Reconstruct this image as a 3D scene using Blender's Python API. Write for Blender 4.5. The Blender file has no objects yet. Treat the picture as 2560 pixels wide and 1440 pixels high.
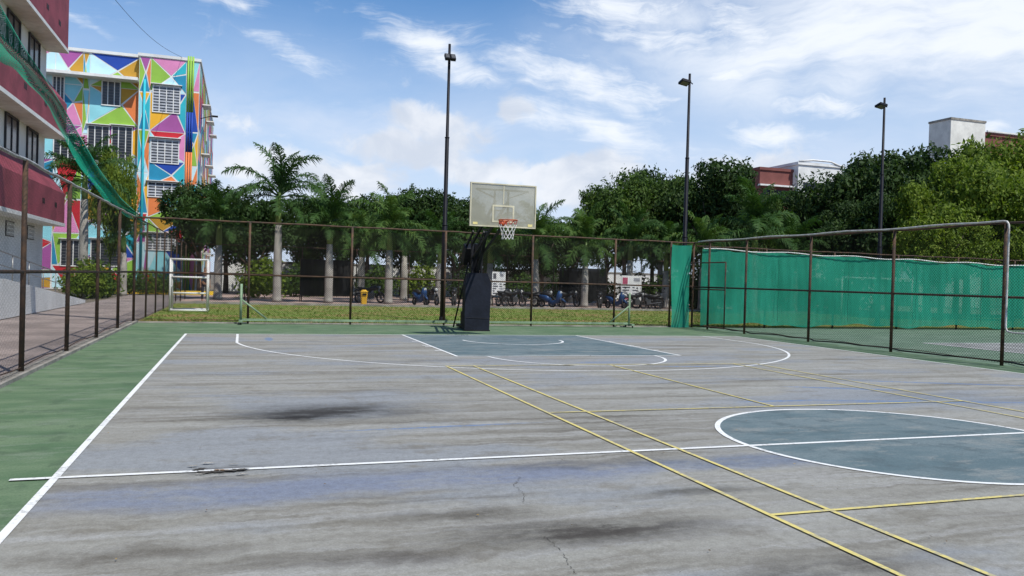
import bpy, math, random
import numpy as np
from mathutils import Vector, Matrix
R=math.radians
random.seed(7)
S=bpy.context.scene; S.view_settings.view_transform='Standard'; S.view_settings.look='None'; S.view_settings.exposure=0
C=S.collection
# ------------------------------------------------ camera model (used to survey the place)
F=2007.0; H=1.5; ROLL=math.atan(.0279); YAW=R(18.6); PITCH=21.2/F
fw0=Vector((math.sin(YAW),math.cos(YAW),0)); r0=Vector((math.cos(YAW),-math.sin(YAW),0))
fwd=(fw0*math.cos(PITCH)+Vector((0,0,-math.sin(PITCH)))).normalized()
u0=r0.cross(fwd)
RX=r0*math.cos(ROLL)+u0*math.sin(ROLL); UX=-r0*math.sin(ROLL)+u0*math.cos(ROLL)
CAM=Vector((0,0,H))
def ray(px,py): return RX*(px-1280)-UX*(py-720)+fwd*F
def gr(px,py,z=0.0):
    d=ray(px,py); return CAM+d*((z-H)/d.z)
def atY(px,py,Y):
    d=ray(px,py); return CAM+d*(Y/d.y)
def azel(px,py):
    d=ray(px,py).normalized(); return math.atan2(d.x,d.y), math.asin(d.z)
cd=bpy.data.cameras.new('camera'); cam=bpy.data.objects.new('camera',cd); C.objects.link(cam)
cd.sensor_width=36; cd.lens=F/2560*36; cd.clip_end=3000; cd.clip_start=.05
M4=Matrix(((RX.x,UX.x,-fwd.x,0),(RX.y,UX.y,-fwd.y,0),(RX.z,UX.z,-fwd.z,0),(0,0,0,1)))
cam.matrix_world=Matrix.Translation(CAM)@M4
S.camera=cam
# ------------------------------------------------ materials
class NT:
    def __init__(s,t): s.t=t; s.n=t.nodes; s.l=t.links
    def add(s,typ,**kw):
        n=s.n.new(typ)
        for k,v in kw.items(): setattr(n,k,v)
        return n
    def link(s,a,b): s.l.new(a,b)
    def _in(s,sock,v):
        if v is None: return
        if isinstance(v,bpy.types.NodeSocket): s.l.new(v,sock)
        else: sock.default_value=v
    def math(s,op,a,b=None,clamp=False):
        n=s.add('ShaderNodeMath',operation=op); n.use_clamp=clamp
        s._in(n.inputs[0],a); s._in(n.inputs[1],b)
        return n.outputs[0]
    def mix(s,f,a,b,bt='MIX'):
        n=s.add('ShaderNodeMix',data_type='RGBA',blend_type=bt)
        s._in(n.inputs[0],f)
        for i,v in ((6,a),(7,b)):
            if isinstance(v,tuple) and len(v)==3: v=v+(1,)
            s._in(n.inputs[i],v)
        return n.outputs[2]
    def mapping(s,vec,loc=(0,0,0),rot=(0,0,0),sc=(1,1,1),typ='POINT'):
        n=s.add('ShaderNodeMapping',vector_type=typ); s.link(vec,n.inputs[0])
        n.inputs[1].default_value=loc; n.inputs[2].default_value=rot; n.inputs[3].default_value=sc
        return n.outputs[0]
    def noise(s,vec,scale=5,detail=5,rough=.55,dist=0,out='Fac'):
        n=s.add('ShaderNodeTexNoise'); s.link(vec,n.inputs['Vector'])
        n.inputs['Scale'].default_value=scale; n.inputs['Detail'].default_value=detail
        n.inputs['Roughness'].default_value=rough; n.inputs['Distortion'].default_value=dist
        return n.outputs[out]
    def ramp(s,f,a,b,to0=0.,to1=1.,smooth=True):
        n=s.add('ShaderNodeMapRange'); n.interpolation_type='SMOOTHSTEP' if smooth else 'LINEAR'
        s._in(n.inputs[0],f); n.inputs[1].default_value=a; n.inputs[2].default_value=b
        n.inputs[3].default_value=to0; n.inputs[4].default_value=to1
        return n.outputs[0]
    def vmad(s,a,b,c):
        n=s.add('ShaderNodeVectorMath',operation='MULTIPLY_ADD'); s.link(a,n.inputs[0]); n.inputs[1].default_value=b; s.link(c,n.inputs[2]); return n.outputs[0]
    def length(s,a):
        n=s.add('ShaderNodeVectorMath',operation='LENGTH'); s.link(a,n.inputs[0]); return n.outputs['Value']
def newmat(name):
    m=bpy.data.materials.new(name); m.use_nodes=True
    t=NT(m.node_tree); b=m.node_tree.nodes['Principled BSDF']
    return m,t,b
MAT={}
def mat(name,col,rough=.7,metal=0,var=.25,scale=3,bump=.0,col2=None,spec=.3,fine=40):
    if name in MAT: return MAT[name]
    m,t,b=newmat(name)
    co=t.add('ShaderNodeTexCoord').outputs['Object']
    n1=t.noise(co,scale,4,.6); n2=t.noise(co,fine,2,.6)
    f=t.ramp(t.math('ADD',t.math('MULTIPLY',n1,.7),t.math('MULTIPLY',n2,.3)),.35,.65)
    c2=col2 or tuple(max(0,c*(1-var)) for c in col)
    c1=col if col2 else tuple(min(1,c*(1+var*.4)) for c in col)
    t.link(t.mix(f,c2,c1),b.inputs['Base Color'])
    b.inputs['Roughness'].default_value=rough; b.inputs['Metallic'].default_value=metal
    b.inputs['Specular IOR Level'].default_value=spec
    if bump:
        bn=t.add('ShaderNodeBump'); bn.inputs['Strength'].default_value=bump; bn.inputs['Distance'].default_value=.02
        t.link(n2,bn.inputs['Height']); t.link(bn.outputs[0],b.inputs['Normal'])
    MAT[name]=m; return m
def leafmat(name,a,bc,cc,tr=.25):
    m,t,b=newmat(name)
    g=t.add('ShaderNodeNewGeometry'); co=t.add('ShaderNodeTexCoord').outputs['Object']
    n=t.noise(co,.55,2,.5)
    f=t.math('ADD',t.math('MULTIPLY',g.outputs['Random Per Island'],.45),t.math('MULTIPLY',n,.6))
    c=t.mix(t.ramp(f,.25,.6),a,bc); c=t.mix(t.ramp(f,.62,.9),c,cc)
    t.link(c,b.inputs['Base Color']); b.inputs['Roughness'].default_value=.6; b.inputs['Specular IOR Level'].default_value=.14
    tl=t.add('ShaderNodeBsdfTranslucent'); t.link(t.mix(1.,c,(1.1,1.25,.5),'MULTIPLY'),tl.inputs[0])
    mx=t.add('ShaderNodeMixShader'); mx.inputs[0].default_value=tr
    t.link(b.outputs[0],mx.inputs[1]); t.link(tl.outputs[0],mx.inputs[2])
    t.link(mx.outputs[0],m.node_tree.nodes['Material Output'].inputs[0]); return m
def netmat(name,col,s,w,metal=.3,rough=.5,base=0.0):
    m,t,b=newmat(name)
    co=t.add('ShaderNodeTexCoord').outputs['Object']; sp=t.add('ShaderNodeSeparateXYZ'); t.link(co,sp.inputs[0])
    a=t.math('ADD',sp.outputs[0],sp.outputs[1]); z=sp.outputs[2]
    def band(e):
        q=t.math('ABSOLUTE',t.math('SUBTRACT',t.math('FRACT',t.math('DIVIDE',e,s)),.5)); return t.math('LESS_THAN',q,w)
    al=t.math('MAXIMUM',band(t.math('ADD',a,z)),band(t.math('SUBTRACT',a,z)))
    al=t.math('MAXIMUM',al,base)
    b.inputs['Base Color'].default_value=col+(1,)
    b.inputs['Metallic'].default_value=metal; b.inputs['Roughness'].default_value=rough; b.inputs['Specular IOR Level'].default_value=.12
    t.link(al,b.inputs['Alpha']); MAT[name]=m; return m
def clothmat(name,col,col2,alpha):
    m,t,b=newmat(name)
    co=t.add('ShaderNodeTexCoord').outputs['Object']
    n=t.noise(t.mapping(co,sc=(1,1,.35)),1.2,5,.6); st=t.noise(t.mapping(co,sc=(3,3,.2)),2,4,.6)
    f=t.ramp(t.math('ADD',t.math('MULTIPLY',n,.6),t.math('MULTIPLY',st,.4)),.38,.62)
    c=t.mix(f,col2,col); t.link(c,b.inputs['Base Color']); b.inputs['Roughness'].default_value=.8
    b.inputs['Specular IOR Level'].default_value=.1
    tl=t.add('ShaderNodeBsdfTranslucent'); t.link(c,tl.inputs[0])
    mx=t.add('ShaderNodeMixShader'); mx.inputs[0].default_value=.3
    t.link(b.outputs[0],mx.inputs[1]); t.link(tl.outputs[0],mx.inputs[2])
    tr=t.add('ShaderNodeBsdfTransparent'); m2=t.add('ShaderNodeMixShader'); m2.inputs[0].default_value=alpha
    t.link(tr.outputs[0],m2.inputs[1]); t.link(mx.outputs[0],m2.inputs[2])
    t.link(m2.outputs[0],m.node_tree.nodes['Material Output'].inputs[0]); return m
# ------------------------------------------------ mesh builder
ORG={}
class MB:
    def __init__(s): s.v=[]; s.f=[]; s.m=[]
    def poly(s,pts,m=0):
        k=len(s.v); s.v+= [tuple(p) for p in pts]; s.f.append(tuple(range(k,k+len(pts)))); s.m.append(m)
    def box(s,c,d,rz=0,m=0,mx=None):
        k=len(s.v); rot=mx or Matrix.Rotation(rz,3,'Z'); c=Vector(c)
        for x in (-.5,.5):
            for y in (-.5,.5):
                for z in (-.5,.5): s.v.append(tuple(c+rot@Vector((x*d[0],y*d[1],z*d[2]))))
        for q in ((0,1,3,2),(4,6,7,5),(0,4,5,1),(2,3,7,6),(0,2,6,4),(1,5,7,3)):
            s.f.append(tuple(k+i for i in q)); s.m.append(m)
    def box2(s,a,b,m=0):
        s.box([(a[i]+b[i])/2 for i in range(3)],[abs(b[i]-a[i]) for i in range(3)],m=m)
    def bar(s,p0,p1,w,h,m=0):
        p0=Vector(p0);p1=Vector(p1); d=p1-p0; q=d.to_track_quat('Y','Z').to_matrix()
        s.box((p0+p1)/2,(w,d.length,h),mx=q,m=m)
    def path(s,pts,rs,n=8,m=0,cap=True):
        pts=[Vector(p) for p in pts]
        if not hasattr(rs,'__len__'): rs=[rs]*len(pts)
        k=len(s.v); N=len(pts); up=None
        for i,p in enumerate(pts):
            t=(pts[min(i+1,N-1)]-pts[max(i-1,0)]).normalized()
            if up is None: up=Vector((0,0,1)) if abs(t.z)<.9 else Vector((1,0,0))
            a=t.cross(up).normalized(); b=a.cross(t).normalized(); up=b
            for j in range(n):
                an=2*math.pi*j/n; s.v.append(tuple(p+(a*math.cos(an)+b*math.sin(an))*rs[i]))
        for i in range(N-1):
            for j in range(n):
                s.f.append((k+i*n+j,k+i*n+(j+1)%n,k+(i+1)*n+(j+1)%n,k+(i+1)*n+j)); s.m.append(m)
        if cap:
            s.f.append(tuple(k+j for j in range(n))[::-1]); s.m.append(m)
            s.f.append(tuple(k+(N-1)*n+j for j in range(n))); s.m.append(m)
    def tube(s,a,b,r,r1=None,n=8,m=0): s.path([a,b],[r,r if r1 is None else r1],n,m)
    def ring(s,c,R_,r,n=24,k=8,mx=None,m=0):
        mx=mx or Matrix.Identity(3); c=Vector(c); b=len(s.v)
        for i in range(n):
            a=2*math.pi*i/n
            for j in range(k):
                q=2*math.pi*j/k
                s.v.append(tuple(c+mx@Vector(((R_+r*math.cos(q))*math.cos(a),(R_+r*math.cos(q))*math.sin(a),r*math.sin(q)))))
        for i in range(n):
            i2=(i+1)%n
            for j in range(k):
                s.f.append((b+i*k+j,b+i2*k+j,b+i2*k+(j+1)%k,b+i*k+(j+1)%k)); s.m.append(m)
    def build(s,name,mats,parent=None,smooth=False,org=None,bevel=0):
        me=bpy.data.meshes.new(name); o=Vector((0,0,0))
        if parent is not None: o=ORG.get(parent.name,Vector((0,0,0)))
        elif org is not None: o=Vector(org)
        me.from_pydata([tuple(Vector(v)-o) for v in s.v],[],s.f)
        if not isinstance(mats,(list,tuple)): mats=[mats]
        for mm in mats: me.materials.append(mm)
        me.polygons.foreach_set('material_index',s.m)
        if smooth: me.polygons.foreach_set('use_smooth',[True]*len(s.f))
        me.update()
        ob=bpy.data.objects.new(name,me); C.objects.link(ob)
        if parent is not None: ob.parent=parent
        elif org is not None: ob.location=o
        ORG[ob.name]=o
        if bevel:
            b=ob.modifiers.new('b','BEVEL'); b.width=bevel; b.segments=2
        return ob
def empty(name,loc=(0,0,0),label=None,cat=None,group=None):
    o=bpy.data.objects.new(name,None); C.objects.link(o); o.location=loc; o.empty_display_size=.3
    ORG[o.name]=Vector(loc)
    if label: tag(o,label,cat,group)
    return o
def tag(o,label=None,cat=None,group=None,kind=None):
    if label: o['label']=label
    if cat: o['category']=cat
    if group: o['group']=group
    if kind: o['kind']=kind
    return o
def struct(o): o['kind']='structure'; return o
def copytree(o,parent=None):
    c=o.copy(); C.objects.link(c)
    if parent: c.parent=parent
    for ch in list(o.children): copytree(ch,c)
    return c
# ------------------------------------------------ world
SUNAZ=R(156); SUNEL=R(57)
w=bpy.data.worlds.new('World'); S.world=w; w.use_nodes=True
t=NT(w.node_tree); bg=w.node_tree.nodes['Background']
sky=t.add('ShaderNodeTexSky',sky_type='NISHITA'); sky.sun_disc=False; sky.sun_elevation=SUNEL; sky.sun_rotation=SUNAZ
sky.air_density=1.0; sky.dust_density=.4; sky.ozone_density=2.5
dirv=t.add('ShaderNodeTexCoord').outputs['Generated']
sp=t.add('ShaderNodeSeparateXYZ'); t.link(dirv,sp.inputs[0])
az=t.math('ARCTAN2',sp.outputs[0],sp.outputs[1]); el=t.math('ARCSINE',sp.outputs[2])
cb=t.add('ShaderNodeCombineXYZ'); t.link(az,cb.inputs[0]); t.link(el,cb.inputs[1]); AE=cb.outputs[0]
AEc=t.vmad(t.noise(AE,7,5,.6,out='Color'),(.10,.07,0),t.mapping(AE,loc=(-.05,-.035,0)))
def blob(px,py,lx,ly,ang=0,inner=0.,v=1.):
    a,e=azel(px,py)
    mv=t.mapping(AEc,loc=(a,e,0),rot=(0,0,R(-ang)),sc=(lx/F,ly/F,1),typ='TEXTURE')
    return t.ramp(t.length(mv),inner,1.,v,0.)
def fold(op,l):
    r=l[0]
    for x in l[1:]: r=t.math(op,r,x)
    return r
AEw=t.vmad(t.noise(AE,4,4,.55,out='Color'),(.16,.12,0),AE)
cir=fold('MAXIMUM',[blob(1080,110,330,80,22),blob(1420,190,430,95,17),blob(1600,60,400,130,14,.1),
    blob(2050,255,260,65,8),blob(1900,340,190,70,8),blob(1560,250,240,75,25),blob(740,140,150,36,25,0,.6),blob(560,20,190,40,5,0,.7),blob(1840,180,150,36,5),blob(1480,320,330,65,18),
    blob(200,60,130,30,10,0,.7),blob(2470,310,90,40),blob(1820,60,300,120,10)])
n1=t.noise(t.mapping(AEw,rot=(0,0,R(22)),sc=(3.5,26,1)),1.5,8,.68,.5)
n1b=t.noise(t.mapping(AEw,loc=(2,2,0),rot=(0,0,R(-35)),sc=(10,24,1)),1.5,6,.64,.4)
nn=t.math('ADD',t.math('MULTIPLY',n1,.6),t.math('MULTIPLY',n1b,.4))
cirD=t.ramp(t.math('ADD',cir,t.math('MULTIPLY',t.math('SUBTRACT',nn,.5),3.4)),.1,1.4,0,.97)
v2=t.math('MULTIPLY',blob(2230,70,980,310,4,.25,1.),t.ramp(t.noise(t.mapping(AEw,rot=(0,0,R(10)),sc=(2,7,1)),1.8,7,.6,.3),.32,.6,.2,.97))
cum=fold('MAXIMUM',[blob(1090,320,220,90,4,.3),blob(1310,285,85,45,-5,.1),blob(1000,380,270,80,2,.2),blob(900,450,150,60,0,.3),blob(1200,430,240,70,0,.2),
    blob(1380,460,170,65,0,.3),blob(620,330,260,80,0,.0,.5),blob(1900,460,320,110,0,.1),blob(1500,450,280,90,0,.2),blob(700,430,330,110,0,.2,.8)])
n2=t.noise(t.mapping(AEw,loc=(1,7,0),sc=(1,1.5,1)),13,8,.62,.1)
cumD=t.ramp(t.math('ADD',cum,t.math('MULTIPLY',t.math('SUBTRACT',n2,.5),2.4)),.25,.95,0,.88)
n3=t.noise(t.mapping(AEw,sc=(1,3,1)),3,5,.58)
hz=t.math('MULTIPLY',t.ramp(el,.05,.38,1,0),t.ramp(n3,.3,.65,.8,1.15))
lft=t.math('MULTIPLY',blob(800,380,900,260,3,.2),t.ramp(n3,.3,.6,.55,.95)); hz=t.math('MINIMUM',t.math('MAXIMUM',hz,lft),.92)
skyc=t.mix(1.,sky.outputs[0],(.55,.90,1.15),'MULTIPLY')
veil=t.mix(hz,skyc,(5.5,6.3,7.7))
cs=t.ramp(t.noise(t.mapping(AEw,loc=(1,7.02,0),sc=(1,1.6,1)),9,5,.55),.36,.62)
cumcol=t.mix(cs,(5.3,5.8,6.7),(7.4,7.6,8.0))
c1=t.mix(cumD,veil,cumcol)
c2=t.mix(t.math('MAXIMUM',cirD,v2),c1,(7.5,7.9,8.5))
t.link(c2,bg.inputs[0]); bg.inputs[1].default_value=.125
sd=bpy.data.lights.new('sun','SUN'); so=bpy.data.objects.new('sun',sd); C.objects.link(so)
sd.energy=5.0; sd.angle=R(.55); sd.color=(1,.96,.88)
sdir=Vector((math.sin(SUNAZ)*math.cos(SUNEL),math.cos(SUNAZ)*math.cos(SUNEL),math.sin(SUNEL)))
so.rotation_euler=(-sdir).to_track_quat('-Z','Y').to_euler()
# ------------------------------------------------ ground
XL=-1.22; XR=13.86; XC=6.33; YB=20.35; YM=6.38; FY=24.6; LX=-2.85; RXF=14.95
def sheet(name,x0,y0,x1,y1,z,m,parent=None):
    b=MB(); b.poly([(x0,y0,z),(x1,y0,z),(x1,y1,z),(x0,y1,z)]); return b.build(name,m,parent)
struct(sheet('ground',-900,-900,900,1500,-.04,mat('soil',(.19,.16,.12),.95,var=.4,scale=.08,fine=3)))
def brickmat():
    m,t,b=newmat('brick_paving'); co=t.add('ShaderNodeTexCoord').outputs['Object']
    br=t.add('ShaderNodeTexBrick'); t.link(co,br.inputs[0]); br.inputs['Scale'].default_value=4.2
    br.inputs[1].default_value=(.38,.30,.27,1); br.inputs[2].default_value=(.31,.25,.23,1); br.inputs[3].default_value=(.17,.155,.145,1)
    br.inputs['Mortar Size'].default_value=.03
    n=t.noise(co,.7,5); c=t.mix(t.ramp(n,.35,.65),(.65,.65,.65),(1,1,1)); t.link(t.mix(1.,br.outputs[0],c,'MULTIPLY'),b.inputs['Base Color'])
    b.inputs['Roughness'].default_value=.9; return m
struct(sheet('side_path',-6.3,-10,LX-.1,62,-.02,brickmat()))
struct(sheet('rear_path',LX-.1,39.5,60,62,-.02,mat('rear_paving',(.36,.26,.22),.9,var=.35,scale=.6,fine=8)))
def lawnmat():
    m,t,b=newmat('lawn'); co=t.add('ShaderNodeTexCoord').outputs['Object']
    n=t.noise(t.mapping(co,sc=(.8,1.5,1)),.45,6,.6); n2=t.noise(co,9,4,.7)
    c=t.mix(t.ramp(n,.36,.56),(.29,.19,.09),(.17,.225,.055)); c=t.mix(t.ramp(n2,.35,.65),t.mix(1.,c,(.75,.8,.7),'MULTIPLY'),c)
    t.link(c,b.inputs['Base Color']); b.inputs['Roughness'].default_value=.95; b.inputs['Specular IOR Level'].default_value=.05; return m
struct(sheet('lawn',LX,FY+.15,60,39.5,-.012,lawnmat()))
def bordermat(name,a,b2,seed=0,streak=1.,pale=None):
    m,t,b=newmat(name); co=t.add('ShaderNodeTexCoord').outputs['Object']; co=t.mapping(co,loc=(seed,seed,0))
    n=t.noise(t.mapping(co,sc=(.5,1.3,1)),1.2,7,.7,.2); n2=t.noise(co,2.4,6,.72); n3=t.noise(co,60,2,.7)
    c=t.mix(t.ramp(n,.38,.62),a,b2); c=t.mix(t.ramp(n2,.5,.64,0,.65*streak),c,tuple(x*.6+.02 for x in a))
    c=t.mix(t.ramp(t.noise(t.mapping(co,loc=(3,0,0),sc=(.6,1.4,1)),1.7,7,.74),.51,.63,0,.65*streak),c,pale or tuple(x*.75+.07 for x in b2))
    c=t.mix(t.ramp(n3,.3,.7,.35,0),c,tuple(x*.5 for x in a))
    t.link(c,b.inputs['Base Color']); b.inputs['Roughness'].default_value=.82; b.inputs['Specular IOR Level'].default_value=.15
    bn=t.add('ShaderNodeBump'); bn.inputs['Strength'].default_value=.25; bn.inputs['Distance'].default_value=.01; t.link(n3,bn.inputs['Height']); t.link(bn.outputs[0],b.inputs['Normal'])
    return m
GB=bordermat('green_border',(.088,.15,.08),(.145,.205,.12))
struct(sheet('court_border',LX+.02,-9,RXF+.1,FY+.12,0,GB))
struct(sheet('tennis_court',RXF+.12,-9,60,FY+.12,0.0,bordermat('tennis_green',(.11,.17,.115),(.16,.225,.16),5)))
def courtmat():
    m,t,b=newmat('court_acrylic'); co=t.add('ShaderNodeTexCoord').outputs['Object']
    cow=t.vmad(t.noise(co,1.6,7,.66,out='Color'),(.62,.42,0),co)
    st=t.noise(t.mapping(cow,rot=(0,0,R(-3)),sc=(.14,1.5,1)),1.3,7,.68)
    st2=t.noise(t.mapping(cow,rot=(0,0,R(-4)),loc=(3,1,0),sc=(.22,3.6,1)),1.6,7,.7)
    big=t.noise(t.mapping(co,loc=(9,2,0),sc=(.4,1,1)),.6,5,.6)
    blo=t.noise(t.mapping(co,loc=(4,5,0),sc=(.7,1,1)),2.1,7,.72)
    fine=t.noise(co,90,2,.7); med=t.noise(co,14,5,.74)
    c=t.mix(t.ramp(st,.4,.6),(.235,.225,.195),(.305,.30,.27))
    c=t.mix(t.ramp(st2,.46,.64,0,.6),c,(.37,.37,.36))
    c=t.mix(t.ramp(big,.49,.6,0,.6),c,(.245,.27,.305))
    c=t.mix(t.ramp(blo,.53,.66,0,.55),c,(.185,.17,.138))
    dk=t.math('MULTIPLY',t.ramp(st,.48,.34),t.ramp(st2,.58,.4)); c=t.mix(t.math('MULTIPLY',dk,.65),c,(.11,.10,.083))
    def el(px,py,rx,ry,rot=0,inner=0.):
        p=gr(px,py); mv=t.mapping(cow,loc=(p.x+.31,p.y+.21,0),rot=(0,0,R(rot)),sc=(rx,ry,1),typ='TEXTURE')
        return t.ramp(t.length(mv),inner,1,1,0)
    s3=t.ramp(t.math('ADD',t.math('MULTIPLY',st2,.5),t.math('MULTIPLY',blo,.5)),.4,.55)
    def wash(mask,col,k,c):
        q=t.math('MULTIPLY',mask,t.math('MULTIPLY',t.math('ADD',t.math('MULTIPLY',s3,.7),.3),k)); return t.mix(q,c,col)
    c=wash(el(560,1235,2.0,.52,0,.3),(.20,.225,.285),1,c)
    c=wash(el(1250,1190,2.6,.42,0,.3),(.19,.215,.28),.95,c)
    c=wash(el(1900,1150,1.6,.3,0,.3),(.155,.185,.245),.85,c)
    c=wash(el(2330,1000,3.0,.8,0,.1),(.2,.235,.29),.7,c)
    c=wash(el(1500,1160,1.3,.25),(.085,.09,.105),.9,c)
    c=wash(el(830,1030,1.7,.85,0,.0),(.045,.042,.038),1,c)
    c=wash(el(740,1045,1.1,.5,0,.0),(.03,.028,.026),1,c)
    c=wash(el(1480,1330,1.4,.38,-6,.1),(.065,.058,.05),1,c)
    c=wash(el(1150,1290,.9,.2,-6,.1),(.09,.08,.066),.85,c)
    c=wash(el(900,1400,1.0,.2,-6,.1),(.09,.08,.07),.85,c)
    c=wash(el(1750,1230,1.0,.15,-4,.1),(.095,.09,.078),.8,c)
    c=wash(el(2100,1420,1.,.3,0,.1),(.085,.078,.068),.8,c)
    c=wash(el(330,1390,.9,.25,0,.1),(.12,.108,.09),.8,c)
    c=wash(el(555,1175,.42,.2,0,.1),(.035,.032,.03),1,c)
    for (px,py,rx,ry,ro) in ((1100,1068,1.3,.045,3),(672,848,.12,.6,0),(2120,972,1.2,.12,-20),(2330,1005,2.2,.1,-12),(1950,1003,.8,.07,0),(930,862,1.0,.1,20),(1500,906,.7,.1,0),(1780,916,1.6,.08,0),(2400,960,2.5,.1,-20)):
        p=gr(px,py); mv=t.mapping(t.vmad(t.noise(co,6,2,.5,out='Color'),(.06,.06,0),co),loc=(p.x+.03,p.y+.03,0),rot=(0,0,R(ro)),sc=(rx,ry,1),typ='TEXTURE')
        q=t.math('MULTIPLY',t.ramp(t.length(mv),.5,1,1,0),t.ramp(med,.4,.58,.25,.9)); c=t.mix(q,c,(.12,.20,.36))
    c=t.mix(t.ramp(med,.3,.62,.5,0),c,t.mix(1.,c,(.64,.62,.6),'MULTIPLY'))
    c=t.mix(t.ramp(fine,.35,.7,.5,0),c,t.mix(1.,c,(.62,.62,.62),'MULTIPLY'))
    t.link(c,b.inputs['Base Color']); b.inputs['Roughness'].default_value=.8; b.inputs['Specular IOR Level'].default_value=.2
    bn=t.add('ShaderNodeBump'); bn.inputs['Strength'].default_value=.3; bn.inputs['Distance'].default_value=.008
    t.link(fine,bn.inputs['Height']); t.link(bn.outputs[0],b.inputs['Normal']); return m
court=struct(sheet('court_surface',XL-.02,-9,XR+.02,YB+.02,.004,courtmat()))
BP=bordermat('blue_grey_paint',(.10,.145,.16),(.155,.195,.205),2,1.1,pale=(.235,.25,.24))
def wornmat(name,col,under,th=.36):
    m,t,b=newmat(name); co=t.add('ShaderNodeTexCoord').outputs['Object']
    n=t.noise(co,26,4,.7); n2=t.noise(co,2.2,4,.6)
    f=t.ramp(t.math('ADD',t.math('MULTIPLY',n,.6),t.math('MULTIPLY',n2,.4)),th,th+.1)
    t.link(t.mix(f,under,col),b.inputs['Base Color']); b.inputs['Roughness'].default_value=.6; return m
WL=wornmat('white_line_paint',(.72,.72,.70),(.42,.42,.4),.38); YL=wornmat('yellow_line_paint',(.6,.5,.16),(.38,.34,.2),.42)
def arcpoly(b,cx,cy,r,wd,a0,a1,z,n=72):
    for i in range(n):
        p=a0+(a1-a0)*i/n; q=a0+(a1-a0)*(i+1)/n
        b.poly([(cx+(r-wd/2)*math.cos(p),cy+(r-wd/2)*math.sin(p),z),(cx+(r+wd/2)*math.cos(p),cy+(r+wd/2)*math.sin(p),z),
                (cx+(r+wd/2)*math.cos(q),cy+(r+wd/2)*math.sin(q),z),(cx+(r-wd/2)*math.cos(q),cy+(r-wd/2)*math.sin(q),z)])
LW=.055
b=MB(); n=72; b.poly([(XC+1.8*math.cos(2*math.pi*i/n),YM+1.8*math.sin(2*math.pi*i/n),.008) for i in range(n)]); b.build('centre_circle_paint',BP,court)
K0,K1,KY=3.92,8.74,14.8
b=MB(); b.poly([(K0,KY,.008),(K1,KY,.008),(K1,YB,.008),(K0,YB,.008)]); b.build('key_paint',BP,court)
def wl(name,x0,y0,x1,y1,z,m=WL):
    b=MB(); b.poly([(x0,y0,z),(x1,y0,z),(x1,y1,z),(x0,y1,z)]); return b.build(name,m,court)
h=LW/2
wl('sideline',XL-h,-9,XL+h,YB+h,.010); wl('sideline',XR-h,-9,XR+h,YB+h,.010)
wl('baseline',XL-h,YB-h,XR+h,YB+h,.0115); wl('centre_line',XL-.28,YM-h,XR+.25,YM+h,.0115)
wl('key_line',K0-h,KY,K0+h,YB,.0095); wl('key_line',K1-h,KY,K1+h,YB,.0095); wl('free_throw_line',K0-h,KY-h,K1+h,KY+h,.0105)
b=MB()
for s,x in ((-1,K0),(1,K1)):
    for y in (18.3,17.2,16.9,16.0):
        b.poly([(x+s*.03,y-.04,.0095),(x+s*.16,y-.04,.0095),(x+s*.16,y+.04,.0095),(x+s*.03,y+.04,.0095)])
b.build('key_marks',WL,court)
b=MB(); arcpoly(b,XC,YM,1.8,LW,0,2*math.pi,.0098); b.build('centre_circle_line',WL,court)
b=MB(); arcpoly(b,XC,KY,1.8,LW,math.pi,2*math.pi,.009); b.build('free_throw_arc',WL,court)
b=MB(); arcpoly(b,XC,18.7,1.25,LW,math.pi,2*math.pi,.0098); b.build('no_charge_arc',WL,court)
cy3=18.7; r3=6.45; dx=6.4; a=math.acos(dx/r3)
b=MB(); arcpoly(b,XC,cy3,r3,LW,math.pi+a,2*math.pi-a,.0085,96)
yj=cy3-r3*math.sin(a)
for s in (-1,1): b.poly([(XC+s*dx-h,yj,.0085),(XC+s*dx+h,yj,.0085),(XC+s*dx+h,YB-h,.0085),(XC+s*dx-h,YB-h,.0085)])
b.build('three_point_line',WL,court)
yw=.019
for x in (3.3,3.78,8.92,9.4): wl('badminton_long_line',x-yw,-.3,x+yw,13.15,.0125,YL)
wl('badminton_service_line',3.3,8.42-yw,9.4,8.42+yw,.0135,YL); wl('badminton_service_line',3.3,4.4-yw,9.4,4.4+yw,.0135,YL)
wl('badminton_back_line',3.28,13.15,9.42,13.19,.0135,YL); wl('badminton_centre_line',XC-yw,8.44,XC+yw,13.15,.012,YL)
CR=mat('crack_dark',(.06,.055,.045),.95)
def crack(pts,wd,seed):
    rn=random.Random(seed); P=[gr(*p) for p in pts]; Q=[]
    for i in range(len(P)-1):
        for k in range(14):
            q=P[i].lerp(P[i+1],k/14); Q.append(Vector((q.x+rn.uniform(-.012,.012),q.y+rn.uniform(-.012,.012),.0072)))
    b=MB()
    for i in range(len(Q)-1):
        d=(Q[i+1]-Q[i]).normalized(); nn_=Vector((-d.y,d.x,0))*wd*rn.uniform(.1,1)
        b.poly([Q[i]-nn_,Q[i]+nn_,Q[i+1]+nn_*.6,Q[i+1]-nn_*.6])
    b.build('crack',CR,court)
crack([(1300,1195),(1285,1215),(1312,1240),(1305,1262)],.0026,1); crack([(1360,1345),(1400,1375),(1425,1420),(1440,1440)],.0026,2)
crack([(930,1085),(1010,1078),(1120,1082)],.002,3); crack([(2060,1130),(2120,1165),(2190,1170)],.0025,4)
def ragged(name,c,rx,ry,z,m,seed,parent=court):
    rn=random.Random(seed); b=MB(); n=80; P=[]; ph=[rn.uniform(0,6.28) for _ in range(6)]
    for i in range(n):
        a=2*math.pi*i/n; r=1+.28*math.sin(2*a+ph[0])+.2*math.sin(5*a+ph[1])+.13*math.sin(9*a+ph[2])+.1*math.sin(17*a+ph[3])+.07*math.sin(29*a+ph[4]); P.append((c[0]+rx*math.cos(a)*r,c[1]+ry*math.sin(a)*r,z))
    b.poly(P); return b.build(name,m,parent)
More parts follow.
